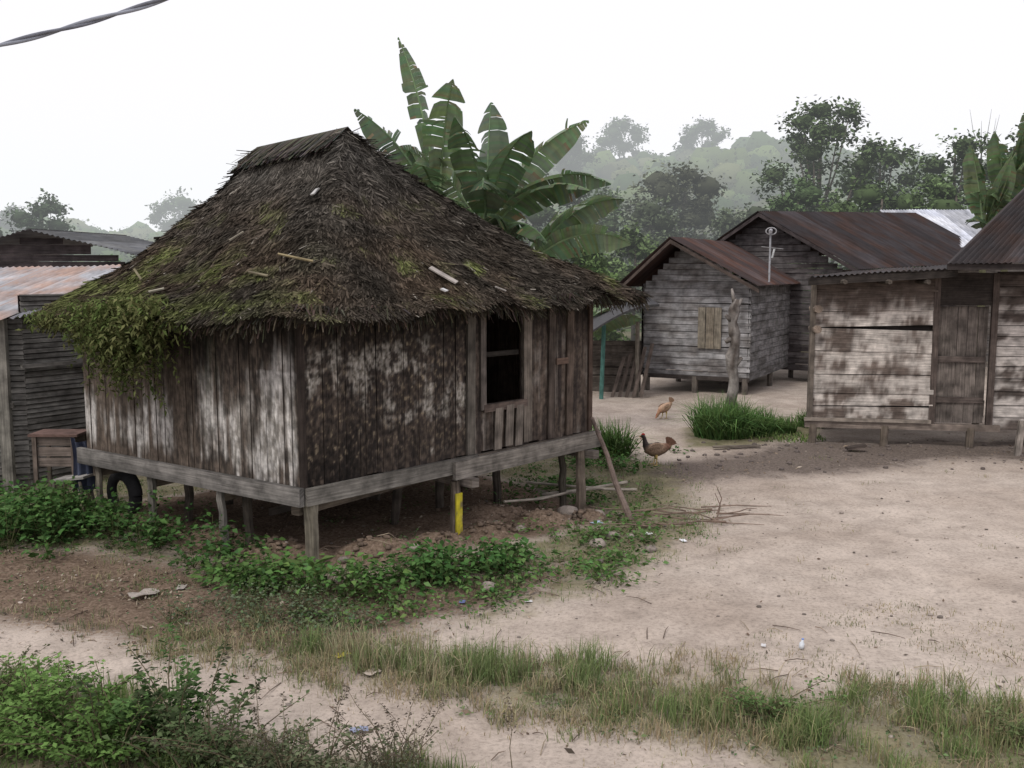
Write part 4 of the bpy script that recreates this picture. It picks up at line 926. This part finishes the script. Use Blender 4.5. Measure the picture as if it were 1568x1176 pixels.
mb.build('brushwood_pile',M_BARK)
e_=empty('wooden_crate'); mb=MB()
bx,by=-5.55,12.0
for z_ in (.62,.75,.88): mb.plank((bx-.3,by-.2,z_),(.5,.0,0),(0,0,.11),(0,.02,0),(.17,.14,.12),4,1,None,.2)
for z_ in (.62,.75,.88): mb.plank((bx+.21,by-.2,z_),(0,.35,0),(0,0,.11),(-.02,0,0),(.14,.12,.1),4,1,None,.2)
for dx in (-.3,.17): mb.plank((bx+dx,by-.23,0),(0,0,1.0),(.05,0,0),(0,.03,0),(.15,.12,.1),4,1); mb.plank((bx+dx,by+.12,0),(0,0,1.0),(.05,0,0),(0,.03,0),(.12,.1,.08),4,1)
mb.plank((bx-.34,by-.24,.995),(.6,0,0),(0,.42,0),(0,0,.03),(.2,.13,.11),4,1)
mb.build('boards',M_WOOD,e_)
mb=MB(); mb.plank((-5.5,11.5,.52),(.42,-.1,.06),(.05,.25,0),(0,0,-.03),(.38,.365,.34),4,1)
for dx,dy in ((0.02,.02),(.36,-.06),(.06,.2),(.4,.1)): mb.tube([(-5.5+dx,11.5+dy,.51),(-5.5+dx*1.3-.04,11.5+dy,.05)],.018,(.15,.13,.11),6)
mb.build('wooden_stool',M_WOOD)
b0=MB(); nxx,nzz=14,12
for i in range(nxx+1):
    for j in range(nzz+1):
        u=i/nxx; v=j/nzz; b0.V.append(Vector((-5.30+.24*u+.03*v,11.60+.05*math.sin(u*14)+.03*math.sin(v*5),1.02-.62*v-.06*math.sin(u*3)))); b0.C.append((.055,.065,.10)); b0.U.append((u,v))
for i in range(nxx):
    for j in range(nzz): a=i*(nzz+1)+j; b0.F.append((a,a+nzz+1,a+nzz+2,a+1))
b0.build('hanging_cloth',M_PLAIN,None,True)
mb=MB()
for i in range(14):
    x=random.uniform(-3.4,.6); y=random.uniform(11.6,13.8); an=random.uniform(0,3); L_=random.uniform(.3,1.1); mb.plank((x,y,gz(x,y)+random.uniform(.0,.15)),(math.cos(an)*L_,math.sin(an)*L_,random.uniform(-.1,.2)),(.0,.0,.1),(.02,.02,0),(.10,.085,.07),2,1,None,.5)
mb.build('firewood_stack',M_WOOD)
mb=MB()
SN=(.27,.235,.205)
def sc_(c,a,b):
    k=random.uniform(a,b); return tuple(x*k for x in c)
for (x,y,r) in ((-.22,9.0,.085),(.95,10.6,.10),(1.15,10.9,.09),(1.35,10.9,.06),(.2,9.5,.05),(.9,9.9,.05),(-1.4,8.2,.05),(1.5,10.3,.07),(1.1,12.3,.12),(.7,12.1,.13),(-.2,11.2,.1),(-1.0,9.75,.07),(-1.7,9.6,.06),(.1,11.3,.08)): mb.blob((x,y,gz(x,y)+r*.3),(r,r*.8,r*.6),sc_(SN,.7,1.2),random.random()*50)
for i in range(420):
    x=random.uniform(-5,6);y=random.uniform(5.6,13); r=random.choice([.008,.01,.012,.018,.026])*random.uniform(.7,1.2)
    mb.blob((x,y,gz(x,y)+r*.2),(r,r*.8,r*.55),sc_(SN,.5,1.5),i,4,6)
for i in range(120):
    x=random.uniform(2.4,10);y=random.uniform(14.5,17); r=random.uniform(.015,.05); mb.blob((x,y,gz(x,y)+r*.2),(r,r,r*.6),(.12,.10,.09),i,4,6)
for i in range(420):
    m_=random.choice(MOUNDS); x=m_[0]+random.gauss(0,m_[2]*.7); y=m_[1]+random.gauss(0,m_[2]*.5); r=random.uniform(.01,.045); mb.blob((x,y,gz(x,y)+r*.2),(r,r,r*.6),sc_((.16,.12,.09),.6,1.2),i,4,6,.5)
mb.build('stones',M_STONE,None,True)
p=np.concatenate([scatter(B1,3600,.5,1.0,-.5),scatter(G1,900,.4,1.0,-.3),scatter(G2,700,.6,1,-.4),rng.uniform([-4,5.8],[6,14],(500,2)),scatter(MUD,1000,.5,1,-.4),scatter(HUT,900,.2,1,-.5)])
n=len(p); D=np.column_stack([rng.normal(0,1,(n,2)),rng.uniform(0,.5,n)]); Ls=rng.uniform(.012,.05,n)*np.where(rng.random(n)<.08,2,1)
pc=np.array([(.28,.22,.16),(.14,.10,.075),(.40,.35,.28),(.2,.15,.11),(.09,.075,.06)])[rng.integers(0,5,n)]
quads('leaf_litter',leafquads(gz3(p)+[0,0,.016],D,Ls,Ls*.45,0),pc*rng.uniform(.7,1.2,(n,1)),M_THATCH)
mb=MB()
for i in range(190):
    x,y=(random.uniform(-5.5,1.5),random.uniform(7.3,10.2)) if random.random()<.6 else (random.uniform(-2,5),random.uniform(5.7,8)); an=random.uniform(0,6.28); L_=random.uniform(.06,.35); z=gz(x,y)+.012; x2=x+math.cos(an)*L_;y2=y+math.sin(an)*L_
    mb.tube([(x,y,z),((x+x2)/2,(y+y2)/2+random.gauss(0,.01),z+.012),(x2,y2,gz(x2,y2)+.012)],[.004,.004,.002],random.choice([(.12,.09,.07),(.3,.25,.18),(.2,.15,.11)]),4)
mb.build('twigs',M_BARK)
def wrapper(name,x,y,s,col):
    b0=MB(); n_=5; an=random.uniform(0,3)
    for i in range(n_+1):
        for j in range(n_+1):
            u=(i/n_-.5)*s;v=(j/n_-.5)*s*.6; xx=x+u*math.cos(an)-v*math.sin(an); yy=y+u*math.sin(an)+v*math.cos(an); b0.V.append(Vector((xx,yy,gz(xx,yy)+.020+.16*s*abs(noise.noise(Vector((u*25,v*25,x))))))); b0.C.append(col); b0.U.append((u,v))
    for i in range(n_):
        for j in range(n_): a=i*(n_+1)+j; b0.F.append((a,a+n_+1,a+n_+2,a+1))
    b0.build(name,M_PLAIN)
wrapper('yellow_wrapper',-1.33,7.35,.14,(.75,.68,.08)); wrapper('white_plastic_scrap',1.55,11.0,.13,(.75,.75,.78)); wrapper('white_plastic_scrap',1.9,10.6,.1,(.7,.72,.75)); wrapper('blue_wrapper',1.05,11.9,.16,(.4,.5,.65)); wrapper('pale_rag',-3.45,8.9,.26,(.36,.325,.29)); wrapper('pale_rag',-3.15,9.05,.14,(.36,.33,.3)); wrapper('blue_wrapper',-1.0,6.1,.12,(.25,.28,.38)); wrapper('pale_rag',-1.05,7.05,.13,(.45,.39,.33)); wrapper('white_plastic_scrap',.15,8.6,.07,(.5,.5,.5)); wrapper('blue_wrapper',-.45,8.6,.09,(.12,.15,.3)); wrapper('pale_rag',2.0,7.5,.06,(.6,.6,.6)); wrapper('pale_rag',5.2,9.2,.05,(.3,.2,.15))
e_=empty('plastic_bottle'); mb=MB(); x,y=2.30,7.5; mb.tube([(x,y,.02),(x+.005,y,.06),(x+.008,y,.075),(x+.01,y,.09)],[.02,.02,.009,.008],(.7,.75,.8),10); mb.build('body',M_PLAIN,e_,True); mb=MB(); mb.tube([(x+.01,y,.09),(x+.011,y,.10)],.01,(.2,.3,.6),8); mb.build('cap',M_PLAIN,e_)
mb=MB(); mb.plank((3.4,16.3,.03),(.8,.02,.02),(0,.09,0),(0,0,.025),(.2,.17,.14)); mb.plank((5.6,16.1,.03),(.3,-.05,.06),(0,.15,0),(0,0,.04),(.1,.08,.07)); mb.build('loose_planks',M_WOOD)

# ---------------------------------------------------------------- light, world, camera
w=bpy.data.worlds.new('World'); scene.world=w; w.use_nodes=True; nt=w.node_tree; nt.nodes.clear()
o_=nt.nodes.new('ShaderNodeOutputWorld'); bg=nt.nodes.new('ShaderNodeBackground'); sk=nt.nodes.new('ShaderNodeTexSky'); sk.sky_type='NISHITA'; sk.sun_disc=False
EL_,AZ=math.radians(52),math.radians(215)
sk.sun_elevation=EL_; sk.sun_rotation=AZ; sk.dust_density=6; sk.air_density=1.2
mx=nt.nodes.new('ShaderNodeMix'); mx.data_type='RGBA'; mx.inputs[0].default_value=.88; mx.inputs[7].default_value=(11.5,11.0,11.6,1)
nt.links.new(sk.outputs[0],mx.inputs[6]); nt.links.new(mx.outputs[2],bg.inputs[0]); bg.inputs[1].default_value=.1; nt.links.new(bg.outputs[0],o_.inputs[0])
sl=bpy.data.lights.new('sun','SUN'); sl.energy=1.3; sl.angle=math.radians(12); sl.color=(1,.96,.9); so=bpy.data.objects.new('sun',sl); COL.objects.link(so)
sd=Vector((math.sin(AZ)*math.cos(EL_),math.cos(AZ)*math.cos(EL_),math.sin(EL_))); so.rotation_euler=sd.to_track_quat('Z','Y').to_euler()
cd=bpy.data.cameras.new('camera'); cd.sensor_width=36; cd.lens=34.44; cd.clip_end=2000; co=bpy.data.objects.new('camera',cd); COL.objects.link(co)
co.location=(0,0,3.0); co.rotation_euler=(math.radians(90-6.58),0,0); scene.camera=co
scene.view_settings.view_transform='Standard'; scene.view_settings.look='None'; scene.view_settings.exposure=0
